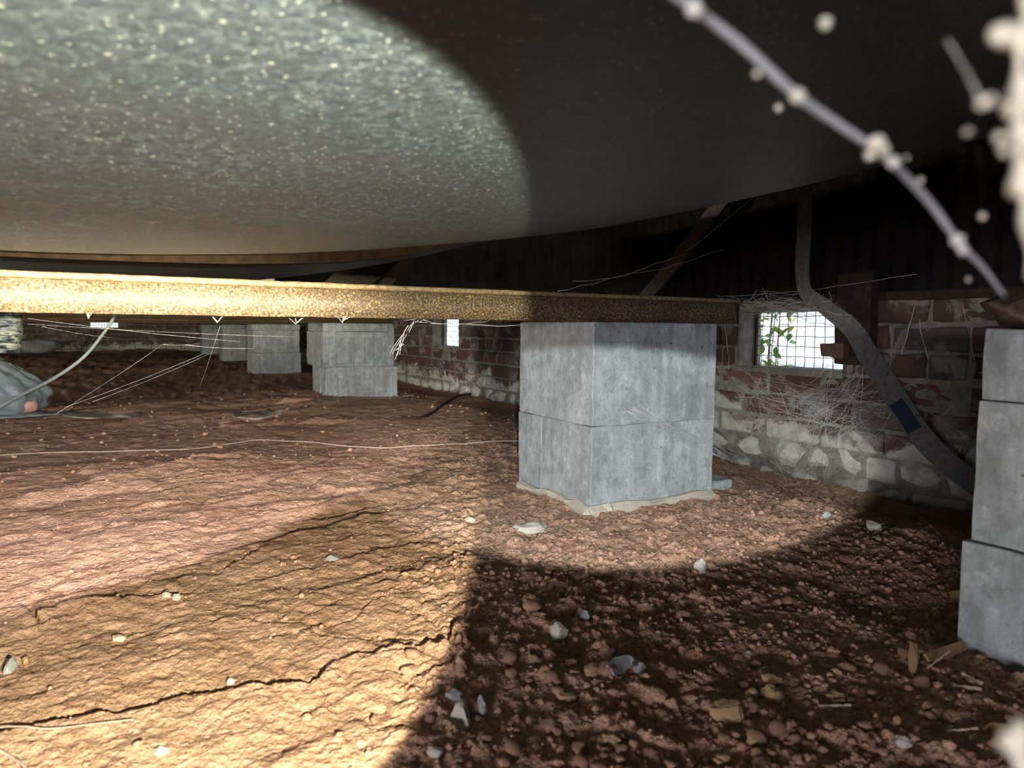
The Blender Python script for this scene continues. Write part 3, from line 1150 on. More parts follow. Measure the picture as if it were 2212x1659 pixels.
# added strip between the two, coloured as the membrane's shaded fold
bxs = np.linspace(-3.2, 0.95, 60)
zb_ = EYE + np.interp(bxs, [-3.2, -0.2, 0.0, 0.2, 0.4, 0.56, 0.72, 0.95], [0.112, 0.112, 0.1135, 0.119, 0.134, 0.163, 0.21, 0.31])
sec = np.array([(0, 0), (0, 0.075), (0.04, 0.075), (0.04, 0)])
V = np.zeros((60, 4, 3))
for j in range(4):
    V[:, j, 0] = bxs
    V[:, j, 1] = 1.40 + sec[j, 0]
    V[:, j, 2] = zb_ + sec[j, 1]
bat = grid_mesh('fold_strip', V, M['pleat'], smooth=False, wrap=True)
tag(bat, 'strip coloured as the shaded batten between the two membranes above the rusty beam', 'pleat')

# ------------------------------------------------------------------ straps, braces and packers by the vent
pts = [at_x(1740, 360, 1.93), at_x(1738, 480, 1.92), at_x(1733, 580, 1.92), at_x(1742, 632, 1.94), at_x(1785, 665, 1.96), at_x(1842, 712, 1.96), at_x(1876, 768, 1.95), at_x(1930, 850, 1.93), at_x(1985, 935, 1.92), at_x(2050, 1002, 1.93), at_x(2130, 1062, 1.96)]
strap = ribbon_obj('metal_strap', pts, [0.050, 0.050, 0.048, 0.046, 0.05, 0.058, 0.064, 0.064, 0.064, 0.060, 0.06], (-1, -0.15, 0.02), 0.004, M['strap'])
tag(strap, 'long flat dusty metal strap, vertical then bent diagonally past the vent', 'strap')
lp = [at_x(1938, 868, 1.925), at_x(1958, 898, 1.922), at_x(1978, 930, 1.918)]
sk = ribbon_obj('sticker', lp, 0.042, (-1, -0.15, 0.02), 0.001, M['sticker'], strap)
sk.location.x -= 0.006
tag(sk, 'dark blue label stuck on the strap')

pb = at_x(1822, 700, 2.07)
bm = rough_box_bm(0.045, 0.125, 0.30, 0.004, 0.004, 81, 4, 16)
o = bm_obj('timber_stub', bm, M['dark_timber'], None, False, (2.085, pb.y - 0.035, EYE + 0.045))
tag(o, 'dark upright timber stub covering the right end of the vent', 'timber')
pw = at_x(1800, 757, 2.04)
bm = rough_box_bm(0.05, 0.085, 0.05, 0.003, 0.003, 82, 2, 16)
for v in bm.verts:
    if v.co.y > 0:
        v.co.z *= 0.85
        v.co.y += 0.12 * (v.co.z)
o = bm_obj('timber_wedge', bm, M['timber'], None, False, (2.055, pw.y, pw.z))
tag(o, 'small brown timber wedge poking across the lower right of the vent', 'timber')

st2 = ribbon_obj('timber_brace', [at_x(1575, 415, 2.08), at_x(1480, 540, 2.08), at_x(1385, 655, 2.08)], 0.060, (-1, -0.25, 0), 0.022, M['strap_brown'])
tag(st2, 'dark diagonal brace against the ribbed sheet, left of the upright strap', 'brace')
st3 = ribbon_obj('timber_brace', [at_y(975, 470, 4.15), at_y(862, 582, 4.2), at_y(785, 668, 4.24)], 0.062, (-0.5, -1, 0), 0.012, M['strap_brown'])
tag(st3, 'short slanted brown brace just above the rusty beam, right one', 'brace')
A4 = [(735, 578), (872, 556), (740, 668), (640, 668)]
V = [at_y(px, py, 4.245) for px, py in A4] + [at_y(px, py, 4.245) + Vector((0.0, 0.02, 0)) for px, py in A4]
o = mesh_obj('timber_brace', V, [(3, 2, 1, 0), (4, 5, 6, 7), (0, 1, 5, 4), (1, 2, 6, 5), (2, 3, 7, 6), (3, 0, 4, 7)], M['strap_brown'])
tag(o, 'wide slanted brown board just above the rusty beam, left one', 'brace')
pp = at_y(560, 598, 3.3)
bm = bmesh.new()
bmesh.ops.create_cone(bm, cap_ends=True, segments=20, radius1=0.055, radius2=0.055, depth=0.5)
bmesh.ops.create_cone(bm, cap_ends=True, segments=20, radius1=0.066, radius2=0.066, depth=0.05, matrix=Matrix.Translation((0, 0, -0.225)))
o = bm_obj('drain_pipe', bm, M['pipe'], None, True, (pp.x, pp.y, EYE + 0.205 + 0.25))
tag(o, 'white plastic pipe end peeping over the rusty beam', 'pipe')

# ------------------------------------------------------------------ things on the left
bagp = drop(15, 893)
bag = blob_bm(601, 5, 0.10, 1.0)
for v in bag.verts:
    d = v.co.normalized()
    ax = math.atan2(d.y, d.x)
    fold = abs(mnoise.noise(Vector((math.cos(ax) * 3.2, math.sin(ax) * 3.2, d.z * 0.7)))) + 0.6 * abs(mnoise.noise(Vector((d.x * 5, d.y * 5, d.z * 3.2)) + Vector((4, 2, 7))))
    taper = 1.0 - 0.62 * max(0.0, d.z) ** 1.2 + 0.10 * max(0.0, -d.z)
    rr0 = 1.0 - 0.26 * (0.45 - fold)
    v.co = Vector((d.x * 0.235 * taper * rr0 - 0.03 * d.z, d.y * 0.20 * taper * rr0, max(-0.135, d.z * 0.172 * (1 - 0.10 * (0.4 - fold)))))
bg_o = empty('plastic_bag', (bagp.x - 0.06, 4.0, bagp.z))
tag(bg_o, 'crumpled grey plastic bag slumped on the soil at the left edge', 'bag')
bo = bm_obj('bag_skin', bag, M['bag'], bg_o, True, (0, 0, 0.135))
fr = blob_bm(604, 2, 0.3, 0.45)
bmesh.ops.scale(fr, vec=(0.05, 0.05, 0.09), verts=fr.verts)
qo = bm_obj('torn_lining', fr, M['pink'], bg_o, True, (0.155, -0.09, 0.05))
qo['label'] = 'pink lining showing through a tear'
fl = blob_bm(605, 3, 0.45, 0.12)
bmesh.ops.scale(fl, vec=(0.16, 0.10, 0.09), verts=fl.verts)
bm_obj('bag_flap', fl, M['bag'], bg_o, True, (0.13, -0.10, 0.012))
rb = bmesh.new()
bmesh.ops.create_cone(rb, cap_ends=True, segments=32, radius1=0.11, radius2=0.13, depth=0.30)
bmesh.ops.subdivide_edges(rb, edges=[e for e in rb.edges if abs(e.verts[0].co.z - e.verts[1].co.z) > 0.1], cuts=10)
for v in rb.verts:
    v.co += mnoise.noise_vector(Vector((v.co.x * 6, v.co.y * 6, v.co.z * 24))) * 0.012
rp = at_y(0, 740, 4.0)
ro = bm_obj('wrapped_roll', rb, M['roll'], None, True, (rp.x - 0.03, rp.y, bagp.z + 0.295 + 0.15))
tag(ro, 'dark and white streaked wrapped roll standing on the grey plastic bag', 'roll')

cp = smooth_pts([at_d(262, 640, 2.3), at_d(246, 685, 2.25), at_d(222, 722, 2.2), at_d(180, 772, 2.1), at_d(120, 815, 2.0), at_d(60, 846, 1.9), at_d(0, 878, 1.8), at_d(-80, 925, 1.7)])
v_, f_ = tube_geo(cp, 0.0048, 8)
o = mesh_obj('hanging_cable', v_, f_, M['cable'], None, True)
tag(o, 'grey cable hanging from behind the rusty beam down to the left edge', 'cable')


def ground_line(px_pts, r, lift=0.004):
    out = []
    for (px, py) in px_pts:
        p = drop(px, py)
        out.append(p)
    sp = smooth_pts(out, 10)
    hz = [gz(p.x, p.y) for p in sp]
    n = len(hz)
    hs = [max(max(hz[max(0, i - 1):i + 2]), sum(hz[max(0, i - 6):i + 7]) / len(hz[max(0, i - 6):i + 7])) for i in range(n)]
    hs = [sum(hs[max(0, i - 3):i + 4]) / len(hs[max(0, i - 3):i + 4]) for i in range(n)]
    return [Vector((p.x, p.y, z + r + lift)) for p, z in zip(sp, hs)]


v_, f_ = tube_geo(ground_line([(-60, 988), (0, 985), (150, 978), (300, 975), (420, 972), (500, 962), (560, 953), (640, 957), (720, 966), (820, 970), (900, 964), (1000, 959), (1110, 957), (1180, 955)], 0.0026, 0.001), 0.0026, 6)
o = mesh_obj('ground_cable', v_, f_, M['cable_tan'], None, True)
tag(o, 'thin pale cable lying across the soil to the big pier', 'cable')
v_, f_ = tube_geo(ground_line([(868, 907), (905, 908), (935, 897), (960, 876), (990, 860), (1020, 853), (1040, 849)], 0.007), 0.007, 6)
o = mesh_obj('tree_root', v_, f_, M['root'], None, True)
tag(o, 'dark curved root on the soil left of the big pier', 'root')
v_, f_ = tube_geo(ground_line([(-30, 1632), (10, 1640), (45, 1662), (70, 1690)], 0.0018), 0.0018, 6)
o = mesh_obj('twig', v_, f_, M['cable_tan'], None, True)
tag(o, 'pale thin stalk in the bottom left corner', 'twig')
v_, f_ = tube_geo(ground_line([(-30, 1592), (80, 1585), (180, 1575), (290, 1568)], 0.0016), [0.0010] * 15 + [0.0008] * 15 + [0.0005], 6)
o = mesh_obj('twig', v_, f_, M['cable_tan'], None, True)
tag(o, 'long pale straw along the open crack at lower left', 'twig')


def sheet_patch(name, px_poly, label, cat, mat, seed):
    """thin sheet half sunk in the soil: rows between an upper and a lower edge"""
    up, lo_ = px_poly
    n = 26
    U = [drop(*p) for p in up]
    L_ = [drop(*p) for p in lo_]
    U = smooth_pts(U, 8)
    L_ = smooth_pts(L_, 8)
    m = min(len(U), len(L_))
    V = np.zeros((8, m, 3))
    for i in range(m):
        for k in range(8):
            p = U[i].lerp(L_[i], k / 7)
            lift = 0.002 * math.sin(math.pi * k / 7) + 0.004 * mnoise.noise(Vector((p.x * 6, p.y * 6, seed)))
            V[k, i] = (p.x, p.y, 0.5 * gz(p.x, p.y) + 0.5 * (U[i].z + (L_[i].z - U[i].z) * k / 7) + 0.003 + lift)
    o = grid_mesh(name, V, mat)
    s_ = o.modifiers.new('thickness', 'SOLIDIFY')
    s_.thickness = 0.001
    tag(o, label, cat)
    return o


sheet_patch('plastic_sheet', ([(120, 890), (190, 882), (260, 886), (330, 897)], [(110, 900), (190, 900), (260, 902), (330, 904)]), 'flat strip of dusty plastic sheet lying beside the grey bag', 'plastic sheet', M['sheet'], 1)
sheet_patch('plastic_sheet', ([(500, 893), (560, 888), (610, 884), (660, 880)], [(500, 902), (560, 906), (610, 900), (660, 888)]), 'pale scrap of plastic sheet on the soil before the stepped pier', 'plastic sheet', M['sheet'], 2)
fbg = blob_bm(620, 3, 0.35, 0.7)
bmesh.ops.scale(fbg, vec=(0.34, 0.20, 0.17), verts=fbg.verts)
q = drop(75, 762)
o = bm_obj('rubble_sack', fbg, M['concrete'], None, True, (q.x, q.y, q.z + 0.10))
tag(o, 'grey sack lying far back behind the wrapped roll', 'sack')

# ------------------------------------------------------------------ named stones
def stone(name, px, py, wpx, hpx, mat, label, seed, facet=True, cat='stone', flat=None, sub=4, sink=0.25):
    p = drop(px, py + hpx * 0.35)
    dist = (p - CAM).dot(_f)
    a = wpx / F_PX * dist / 2
    c = hpx / F_PX * dist / 2
    bm = blob_bm(seed, sub, 0.28, 1.0, facet)
    cc = c if flat is None else flat * a
    bmesh.ops.scale(bm, vec=(a, max(cc, a * 0.7), cc), verts=bm.verts)
    o = bm_obj(name, bm, mat, None, not facet, (p.x, p.y, p.z + cc * (1 - 2 * sink)))
    o.rotation_euler = (0, 0, -YAW + random.uniform(-0.3, 0.3))
    tag(o, label, cat)
    return o


ST = [
    ('stone', 1145, 1137, 72, 24, 'stone_pale', 'flat white stone chip on the lit soil before the big pier', False),
    ('stone', 1015, 1122, 24, 14, 'stone_pale', 'small white pebble left of the flat white chip', False),
    ('stone', 1207, 1362, 46, 40, 'stone_pale', 'pointed grey white stone in the shaded middle ground', True),
    ('stone', 1262, 1328, 28, 26, 'stone_grey', 'small brownish grey stone just behind the pointed white one', True),
    ('stone', 998, 1545, 52, 60, 'stone_pale', 'big pale angular stone at the bottom, left of the gravel', True),
    ('stone', 1040, 1520, 27, 42, 'stone_grey', 'upright grey oval stone beside the big pale angular one', False),
    ('stone', 982, 1500, 36, 28, 'stone_grey', 'smooth greenish grey pebble above the big pale angular stone', False),
    ('stone', 1573, 1538, 84, 62, 'stone_tan', 'largest tan stone, rugged, among the gravel at lower right', True),
    ('stone', 1668, 1497, 44, 42, 'stone_tan', 'round tan stone right of the largest tan one', False),
    ('stone', 1668, 1465, 44, 20, 'stone_tan', 'flat tan stone resting just behind the round tan one', False),
    ('stone', 1282, 1445, 44, 38, 'stone_tan', 'angular tan stone beside the curved grey shard', True),
    ('stone', 1805, 1504, 38, 28, 'stone_tan', 'bright orange tan pebble at lower right', False),
    ('stone', 1513, 1222, 26, 34, 'stone_pale', 'small upright pale clod at the edge of the lit soil', False),
    ('stone', 1884, 1135, 40, 32, 'stone_pale', 'crumbly whitish lump in the shade near the brick wall', True),
    ('stone', 1786, 1111, 32, 20, 'stone_grey', 'pale grey chip in the shade below the whitewashed bricks', True),
    ('stone', 360, 1284, 20, 14, 'stone_pale', 'left one of two pale pebbles on the yellow lit soil', False),
    ('stone', 382, 1288, 20, 16, 'stone_pale', 'right one of two pale pebbles on the yellow lit soil', False),
    ('stone', 718, 1204, 32, 14, 'stone_grey', 'grey flat chip on the yellow lit soil', True),
    ('stone', 56, 1425, 18, 24, 'stone_tan', 'small square tan pebble near the left edge', True),
    ('stone', 25, 1436, 22, 40, 'stone_grey', 'long grey slate chip at the left edge', True),
    ('stone', 255, 1378, 36, 16, 'stone_pale', 'whitish chip in the middle of the yellow lit soil', True),
    ('stone', 348, 1620, 34, 22, 'stone_pale', 'dusty chip at the bottom of the yellow lit soil', True),
    ('stone', 497, 1472, 18, 16, 'stone_pale', 'white pebble on top of the crumbs in the open crack', True),
    ('stone', 1225, 1502, 46, 18, 'stone_tan', 'long tan stone lying left of centre in the gravel', False),
    ('stone', 1320, 1596, 42, 26, 'stone_tan', 'rounded tan stone at the bottom centre of the gravel', False),
    ('stone', 1632, 1597, 44, 24, 'stone_tan', 'broad brownish tan pebble near the bottom right of centre', False),
    ('stone', 1562, 1640, 38, 30, 'stone_tan', 'tan pebble touching the bottom edge', False),
    ('stone', 1640, 1278, 36, 12, 'stone_tan', 'thin yellowish stone in the rough shaded soil', False),
    ('stone', 2072, 1285, 40, 32, 'stone_tan', 'squarish stone beside the close right pier', True),
    ('stone', 1616, 1410, 20, 16, 'stone_pale', 'small whitish pebble in the rough shaded soil', True),
    ('stone', 940, 1622, 34, 24, 'stone_pale', 'pinkish pale stone in the bottom gravel', False),
    ('stone', 1950, 1600, 36, 26, 'stone_pale', 'pale speckled pebble at bottom right', False),
    ('stone', 2055, 1543, 34, 20, 'stone_tan', 'brown pebble below the close right pier', False),
    ('stone', 2150, 1572, 58, 34, 'stone_tan', 'flat broad stone at the far bottom right', True),
    ('stone', 2092, 1458, 26, 16, 'stone_tan', 'yellow tan pebble at the foot of the close right pier', False),
]
for i, (nm, px, py, w_, h_, mt, lab, fc) in enumerate(ST):
    stone(nm, px, py, w_, h_, M[mt], lab, 700 + i, fc)

# curved shard
sp_ = [drop(1318, 1462), drop(1335, 1450), drop(1358, 1442), drop(1368, 1444)]
sp_ = [Vector((p.x, p.y, p.z + 0.008)) for p in sp_]
o = ribbon_obj('curved_shard', sp_, [0.014, 0.020, 0.016, 0.006], (-0.4, -0.8, 0.7), 0.003, M['stone_grey'])
tag(o, 'curved grey shard lying in the shaded middle of the soil', 'shard')
sp_ = [drop(1372, 1440), drop(1380, 1455), drop(1392, 1450)]
sp_ = [Vector((p.x, p.y, p.z + 0.007)) for p in sp_]
o = ribbon_obj('curved_shard', sp_, [0.008, 0.016, 0.006], (-0.4, -0.8, 0.7), 0.003, M['stone_grey'])
tag(o, 'small dark shard touching the curved grey one', 'shard')

# dry leaf, sticks and chips by the right pier
def stick(px0, py0, px1, py1, r, label, mat, lift=0.004, cat='stick', name='stick'):
    a, b = drop(px0, py0), drop(px1, py1)
    a = Vector((a.x, a.y, a.z + r + lift))
    b = Vector((b.x, b.y, b.z + r + lift * 2))
    n = 8
    pts = [a.lerp(b, k / n) + mnoise.noise_vector(a * 9 + Vector((k, 0, 0))) * r * 0.5 for k in range(n + 1)]
    v_, f_ = tube_geo(pts, [r * (0.75 + 0.25 * math.sin(k * 1.9)) for k in range(n + 1)], 6)
    o = mesh_obj(name, v_, f_, mat, None, False)
    return tag(o, label, cat)


stick(2056, 1492, 2116, 1506, 0.0028, 'short pale stick on the gravel below the close right pier', M['stick'])
stick(1768, 1535, 1838, 1541, 0.0020, 'thin straw coloured stick in the bottom right gravel', M['stick'])
stick(2000, 1466, 2048, 1447, 0.0016, 'thin whitish twig resting beside the dry leaf', M['stick'], 0.012)
stick(2040, 1590, 2112, 1592, 0.0018, 'brown straw near the bottom right corner', M['stick'])
stick(2076, 1466, 2118, 1494, 0.0034, 'yellowish wood chip at the foot of the close right pier', M['stick'])
lf = drop(1975, 1462)
lv = [Vector((0, 0, 0)), Vector((0.012, 0.004, 0.012)), Vector((0.020, 0.006, 0.026)), Vector((0.016, 0.008, 0.040)), Vector((0.004, 0.008, 0.046)), Vector((-0.004, 0.006, 0.032)), Vector((-0.006, 0.003, 0.014))]
cz = Vector((0.006, 0.0, 0.022))
V = lv + [cz]
V = [v + lf - Vector((0, 0, 0.004)) for v in V] + [v + lf + Vector((0.001, 0.002, -0.004)) for v in V]
Fc = []
for i in range(7):
    j = (i + 1) % 7
    Fc += [(i, j, 7), (8 + j, 8 + i, 15), (j, i, 8 + i, 8 + j)]
o = mesh_obj('dry_leaf', V, Fc, M['leaf_dry'], None, False)
tag(o, 'upright curled brown dry leaf near the close right pier', 'leaf')
rib = ribbon_obj('bark_strip', [Vector((p.x, p.y, p.z + 0.012)) for p in (drop(2000, 1440), drop(2040, 1428), drop(2082, 1412))], [0.010, 0.016, 0.012], (-0.3, -0.8, 0.8), 0.003, M['leaf_dry'])
tag(rib, 'brown bark strip leaning against the close right pier', 'bark')

# ------------------------------------------------------------------ loose clods (individual) and fine gravel (stuff)
clod_me = []
for k in range(7):
    bm = blob_bm(900 + k, 2, 0.33, 0.8, k % 2 == 0)
    me = bpy.data.meshes.new('soil_clod')
    bm.to_mesh(me)
    bm.free()
    me.polygons.foreach_set('use_smooth', [k % 2 == 1] * len(me.polygons))
    me.materials.append(M['clod'])
    clod_me.append(me)
rr = random.Random(5)
made = 0
while made < 230:
    px, py = rr.uniform(800, 2212), rr.uniform(1290, 1680)
    wgt = (py - 1250) / 400 * (0.35 + 0.65 * sstep(850, 1200, np.array(px)))
    if rr.random() > wgt:
        continue
    p = drop(px, py)
    if p.x > 1.0 and p.y < 0.56:
        continue
    dist = (p - CAM).dot(_f)
    size = (10 + 22 * rr.random() ** 2.0) / F_PX * dist / 2 * 1.15
    o = bpy.data.objects.new('soil_clod', rr.choice(clod_me))
    link(o)
    o.location = (p.x, p.y, p.z + size * 0.45)
    o.scale = (size * rr.uniform(0.8, 1.35), size * rr.uniform(0.8, 1.2), size * rr.uniform(0.7, 1.0))
    o.rotation_euler = (rr.uniform(-0.4, 0.4), rr.uniform(-0.4, 0.4), rr.uniform(0, 6.28))
    tag(o, 'small brown soil clod among the loose foreground gravel', 'clod', 'brown soil clods in the gravel')
    made += 1

gbm = [blob_bm(950 + k, 1, 0.4, 0.75) for k in range(4)]
gv = [np.array([v.co[:] for v in b.verts]) for b in gbm]
gf = [np.array([[v.index for v in f.verts] for f in b.faces]) for b in gbm]
for b in gbm:
    b.free()
VV, FF, off = [], [], 0


def scatter(n, xr, yr, size, weight):
    global off
    X = RNG.uniform(xr[0], xr[1], n * 4)
    Y = RNG.uniform(yr[0], yr[1], n * 4)
    keep = RNG.random(n * 4) < weight(X, Y)
    X, Y = X[keep][:n], Y[keep][:n]
    Z = ground_h(X, Y)
    for x, y, z in zip(X, Y, Z):
        k = RNG.integers(0, 4)
        s = size[0] + (size[1] - size[0]) * RNG.random() ** 2.5
        a = RNG.random() * 6.28
        ca, sa = math.cos(a), math.sin(a)
        p = gv[k] * s * RNG.uniform(0.75, 1.3, 3)
        q = np.stack([p[:, 0] * ca - p[:, 1] * sa + x, p[:, 0] * sa + p[:, 1] * ca + y, p[:, 2] + z + s * 0.35], -1)
        VV.append(q)
        FF.append(gf[k] + off)
        off += len(q)


scatter(3800, (0.15, 1.5), (0.35, 1.4), (0.0015, 0.0065), lambda X, Y: np.clip(sstep(0.15, 0.45, X - 0.3 * (Y - 0.6)) * sstep(1.6, 0.6, Y), 0.03, 1))
scatter(1600, (-0.6, 1.9), (0.6, 2.6), (0.0012, 0.0045), lambda X, Y: np.full(X.shape, 0.6))
scatter(500, (-1.5, 1.9), (2.2, 5.0), (0.003, 0.011), lambda X, Y: np.full(X.shape, 0.6))
VV, FF = np.concatenate(VV), np.concatenate(FF)
me = bpy.data.meshes.new('gravel')
me.vertices.add(len(VV))
me.vertices.foreach_set('co', VV.reshape(-1).astype(np.float32))
me.loops.add(FF.size)
me.loops.foreach_set('vertex_index', FF.reshape(-1).astype(np.int32))
me.polygons.add(len(FF))
me.polygons.foreach_set('loop_start', (np.arange(len(FF)) * 3).astype(np.int32))
me.polygons.foreach_set('loop_total', np.full(len(FF), 3, dtype=np.int32))
me.update(calc_edges=True)
me.materials.append(M['soil'])
gr = bpy.data.objects.new('gravel', me)
link(gr)
tag(gr, 'fine brown gravel and crumbs strewn over the soil', 'gravel', None, 'stuff')

# ------------------------------------------------------------------ cobwebs
def sagline(a, b, sag, n=10, jit=0.0, seed=0):
    out = []
    for k in range(n + 1):
        t = k / n
        p = a.lerp(b, t)
        p = p + Vector((0, 0, -sag * 4 * t * (1 - t)))
        if jit:
            p = p + mnoise.noise_vector(p * 14 + Vector((seed, 0, 0))) * jit
        out.append(p)
    return out


rw = random.Random(21)


def web_cluster(name, label, seeds, count, X, rad, mat='web', spread=1.0):
    st_ = []
    for k in range(count):
        (x0, y0), (x1, y1) = rw.choice(seeds), rw.choice(seeds)
        a = at_x(x0 + rw.uniform(-45, 45) * spread, y0 + rw.uniform(-40, 40) * spread, X + rw.uniform(-0.10, 0.06))
        b = at_x(x1 + rw.uniform(-45, 45) * spread, y1 + rw.uniform(-40, 40) * spread, X + rw.uniform(-0.10, 0.06))
        if (a - b).length < 0.03:
            continue
        st_.append((sagline(a, b, rw.uniform(0, 0.03), 9, 0.012, k), rad * rw.uniform(0.6, 1.3)))
    o = tubes_obj(name, st_, M[mat], None, 3)
    return tag(o, label, 'cobweb')


web_cluster('cobweb', 'tangled grey cobweb hanging below the vent over the bricks', [(1620, 830), (1700, 870), (1760, 890), (1830, 815), (1700, 960), (1800, 900), (1900, 920), (1740, 1010), (1930, 850)], 130, 2.06, 0.00055)
web_cluster('cobweb', 'dense cobweb draped along the top of the vent', [(1560, 655), (1620, 660), (1700, 655), (1780, 650), (1830, 690), (1650, 640)], 70, 2.04, 0.0006, spread=0.5)
st_ = []
for k in range(10):
    a = at_y(1345 + rw.uniform(0, 40), 875 + rw.uniform(0, 14), 1.303)
    m_ = at_y(1546 + rw.uniform(0, 5), 962 + rw.uniform(-8, 24), 1.285)
    b = at_x(1640 + rw.uniform(-30, 60), 1000 + rw.uniform(-20, 20), 2.02)
    st_.append((sagline(a, m_, 0.006, 9, 0.004, k) + sagline(m_, b, 0.015, 9, 0.010, k + 20)[1:], 0.0005))
for k in range(26):
    x_, y_ = rw.uniform(1290, 1530), rw.uniform(715, 1060)
    a = at_y(x_, y_, 1.303)
    b = at_y(x_ + rw.uniform(-60, 60), y_ + rw.uniform(-30, 50), 1.303)
    st_.append((sagline(a, b, 0, 8, 0.012, k + 50), 0.0003))
for p_ in st_[-26:]:
    for q_ in p_[0]:
        q_.y = min(q_.y, 1.306)
o = tubes_obj('cobweb', st_, M['web'], None, 3)
tag(o, 'sparse cobweb strands from the big pier to the foot of the wall', 'cobweb')
st_ = []
for (x0, y0, x1, y1) in ((60, 688, 520, 738), (60, 700, 640, 728), (140, 880, 450, 760), (200, 868, 455, 763), (120, 895, 350, 745), (352, 744, 440, 740), (90, 705, 250, 730), (400, 745, 560, 752), (475, 705, 430, 840)):
    d0 = rw.uniform(1.5, 2.0)
    st_.append((sagline(at_d(x0, y0, d0), at_d(x1, y1, d0 + 0.3), 0.004, 8), 0.0003))
o = tubes_obj('cobweb', st_, M['webnear'], None, 3)
tag(o, 'long shining cobweb threads under the rusty beam at left', 'cobweb')
st_ = []
cl = [(895, 693), (880, 720), (868, 742), (862, 760), (872, 735), (850, 772), (880, 700), (905, 690), (925, 694)]
for a_, b_ in zip(cl[:-1], cl[1:]):
    for k in range(2):
        st_.append((sagline(at_d(a_[0] + rw.uniform(-6, 6), a_[1] + rw.uniform(-5, 5), 1.5), at_d(b_[0] + rw.uniform(-6, 6), b_[1] + rw.uniform(-5, 5), 1.5), 0, 6, 0.012, k * 3 + a_[0]), rw.uniform(0.00015, 0.0004)))
for (a_, b_) in (((930, 697), (1125, 703)), ((1010, 700), (1060, 690)), ((915, 690), (975, 700))):
    st_.append((sagline(at_d(*a_, 1.52), at_d(*b_, 1.62), 0.002, 8, 0.004, 1), 0.0005))
o = tubes_obj('cobweb', st_, M['webnear'], None, 4)
tag(o, 'pale dusty cobweb rag dangling from the rusty beam left of the big pier', 'cobweb')
st_ = []
for (x0, y0) in ((190, 680), (470, 690), (640, 693), (740, 690)):
    for k in range(5):
        a = at_d(x0 + rw.uniform(-18, 18), y0 - 6, 1.2)
        st_.append((sagline(a, at_d(x0 + rw.uniform(-4, 4), y0 + rw.uniform(3, 9), 1.2), 0, 3), 0.0002))
o = tubes_obj('cobweb', st_, M['webnear'], None, 3)
tag(o, 'tiny cobweb tufts along the lower edge of the rusty beam', 'cobweb')
st_ = [(sagline(at_d(1205, 628, 1.9), at_d(1480, 545, 2.2), 0.012, 12, 0.008, 3), 0.0011), (sagline(at_d(1480, 545, 2.2), at_d(1780, 285, 1.9), 0.01, 12, 0.006, 4), 0.001),
       (sagline(at_d(1240, 610, 1.95), at_d(1560, 540, 2.2), 0.015, 12, 0.01, 5), 0.0008), (sagline(at_x(1560, 640, 2.0), at_x(1980, 592, 1.95), 0.012, 12, 0.004, 6), 0.0009)]
o = empty('cobweb', (0, 0, 0))
for pts_, r_ in st_:
    v_, f_ = tube_geo(pts_, r_, 3)
    mesh_obj('thread', v_, f_, M['web'], o, True)
tag(o, 'faint long cobweb thread crossing the dark ribbed sheet', 'cobweb')
st_ = [(sagline(at_x(1960, 870, 1.98), at_x(2095, 950, 1.9), -0.01, 10, 0.01, 8), 0.0008), (sagline(at_x(2000, 905, 1.98), at_x(2060, 880, 1.9), 0.01, 8, 0.01, 9), 0.0007), (sagline(at_x(1985, 690, 2.08), at_x(2005, 775, 2.06), 0, 8, 0.006, 2), 0.0012),
       (sagline(at_x(1975, 660, 2.08), at_x(1950, 770, 2.06), 0, 8, 0.012, 12), 0.0016), (sagline(at_x(1563, 690, 2.0), at_x(1577, 800, 2.0), 0, 8, 0.012, 13), 0.0016), (sagline(at_x(2080, 660, 1.9), at_x(2108, 790, 1.9), 0, 8, 0.003, 14), 0.0009)]
o = empty('cobweb', (0, 0, 0))
for pts_, r_ in st_:
    v_, f_ = tube_geo(pts_, r_, 3)
    mesh_obj('thread', v_, f_, M['web'], o, True)
tag(o, 'loose cobweb wisps on the dark bricks by the close right pier', 'cobweb')

# near, out of focus thread with dust beads
def beads_obj(name, specs, mat, parent):
    bm = bmesh.new()
    for p, r, k in specs:
        res = bmesh.ops.create_icosphere(bm, subdivisions=2, radius=1.0)
        for v in res['verts']:
            d = v.co.normalized()
            v.co = p + d * r * (1 + 0.25 * mnoise.noise(d * 1.5 + Vector((k, 0, 0))))
    return bm_obj(name, bm, mat, parent, True)


D0 = 0.17
thr = [(1430, -30), (1500, 20), (1600, 95), (1720, 205), (1810, 268), (1890, 322), (1950, 375), (2010, 440), (2075, 528), (2125, 580), (2170, 640)]
tp = smooth_pts([at_d(x, y, D0 + 0.005 * i) for i, (x, y) in enumerate(thr)], 6)
near = empty('near_cobweb', tp[0])
tag(near, 'thick blurred cobweb thread with dust beads, slanting at upper right', 'cobweb')
inv = Matrix.Translation(-tp[0])
v_, f_ = tube_geo(tp, [0.0011 * np.interp(i / (len(tp) - 1), [0, 0.25, 0.5, 0.75, 1.0], [1.1, 1.2, 1.0, 0.9, 0.4]) for i in range(len(tp))], 8)
o = mesh_obj('thread', [inv @ v for v in v_], f_, M['webblue'], near, True)
for i, (x, y, r, mt) in enumerate(((1500, 20, 0.0022, 'webnear'), (1724, 208, 0.0019, 'cream'), (1893, 310, 0.0022, 'cream'), (1880, 335, 0.0014, 'cream'), (1905, 325, 0.0020, 'cream'), (1930, 350, 0.0017, 'webnear'), (2068, 520, 0.0018, 'webnear'), (2080, 540, 0.0014, 'webnear'))):
    beads_obj('dust_bead', [(inv @ at_d(x, y, D0 + 0.003 * i), r, i)], M[mt], near)
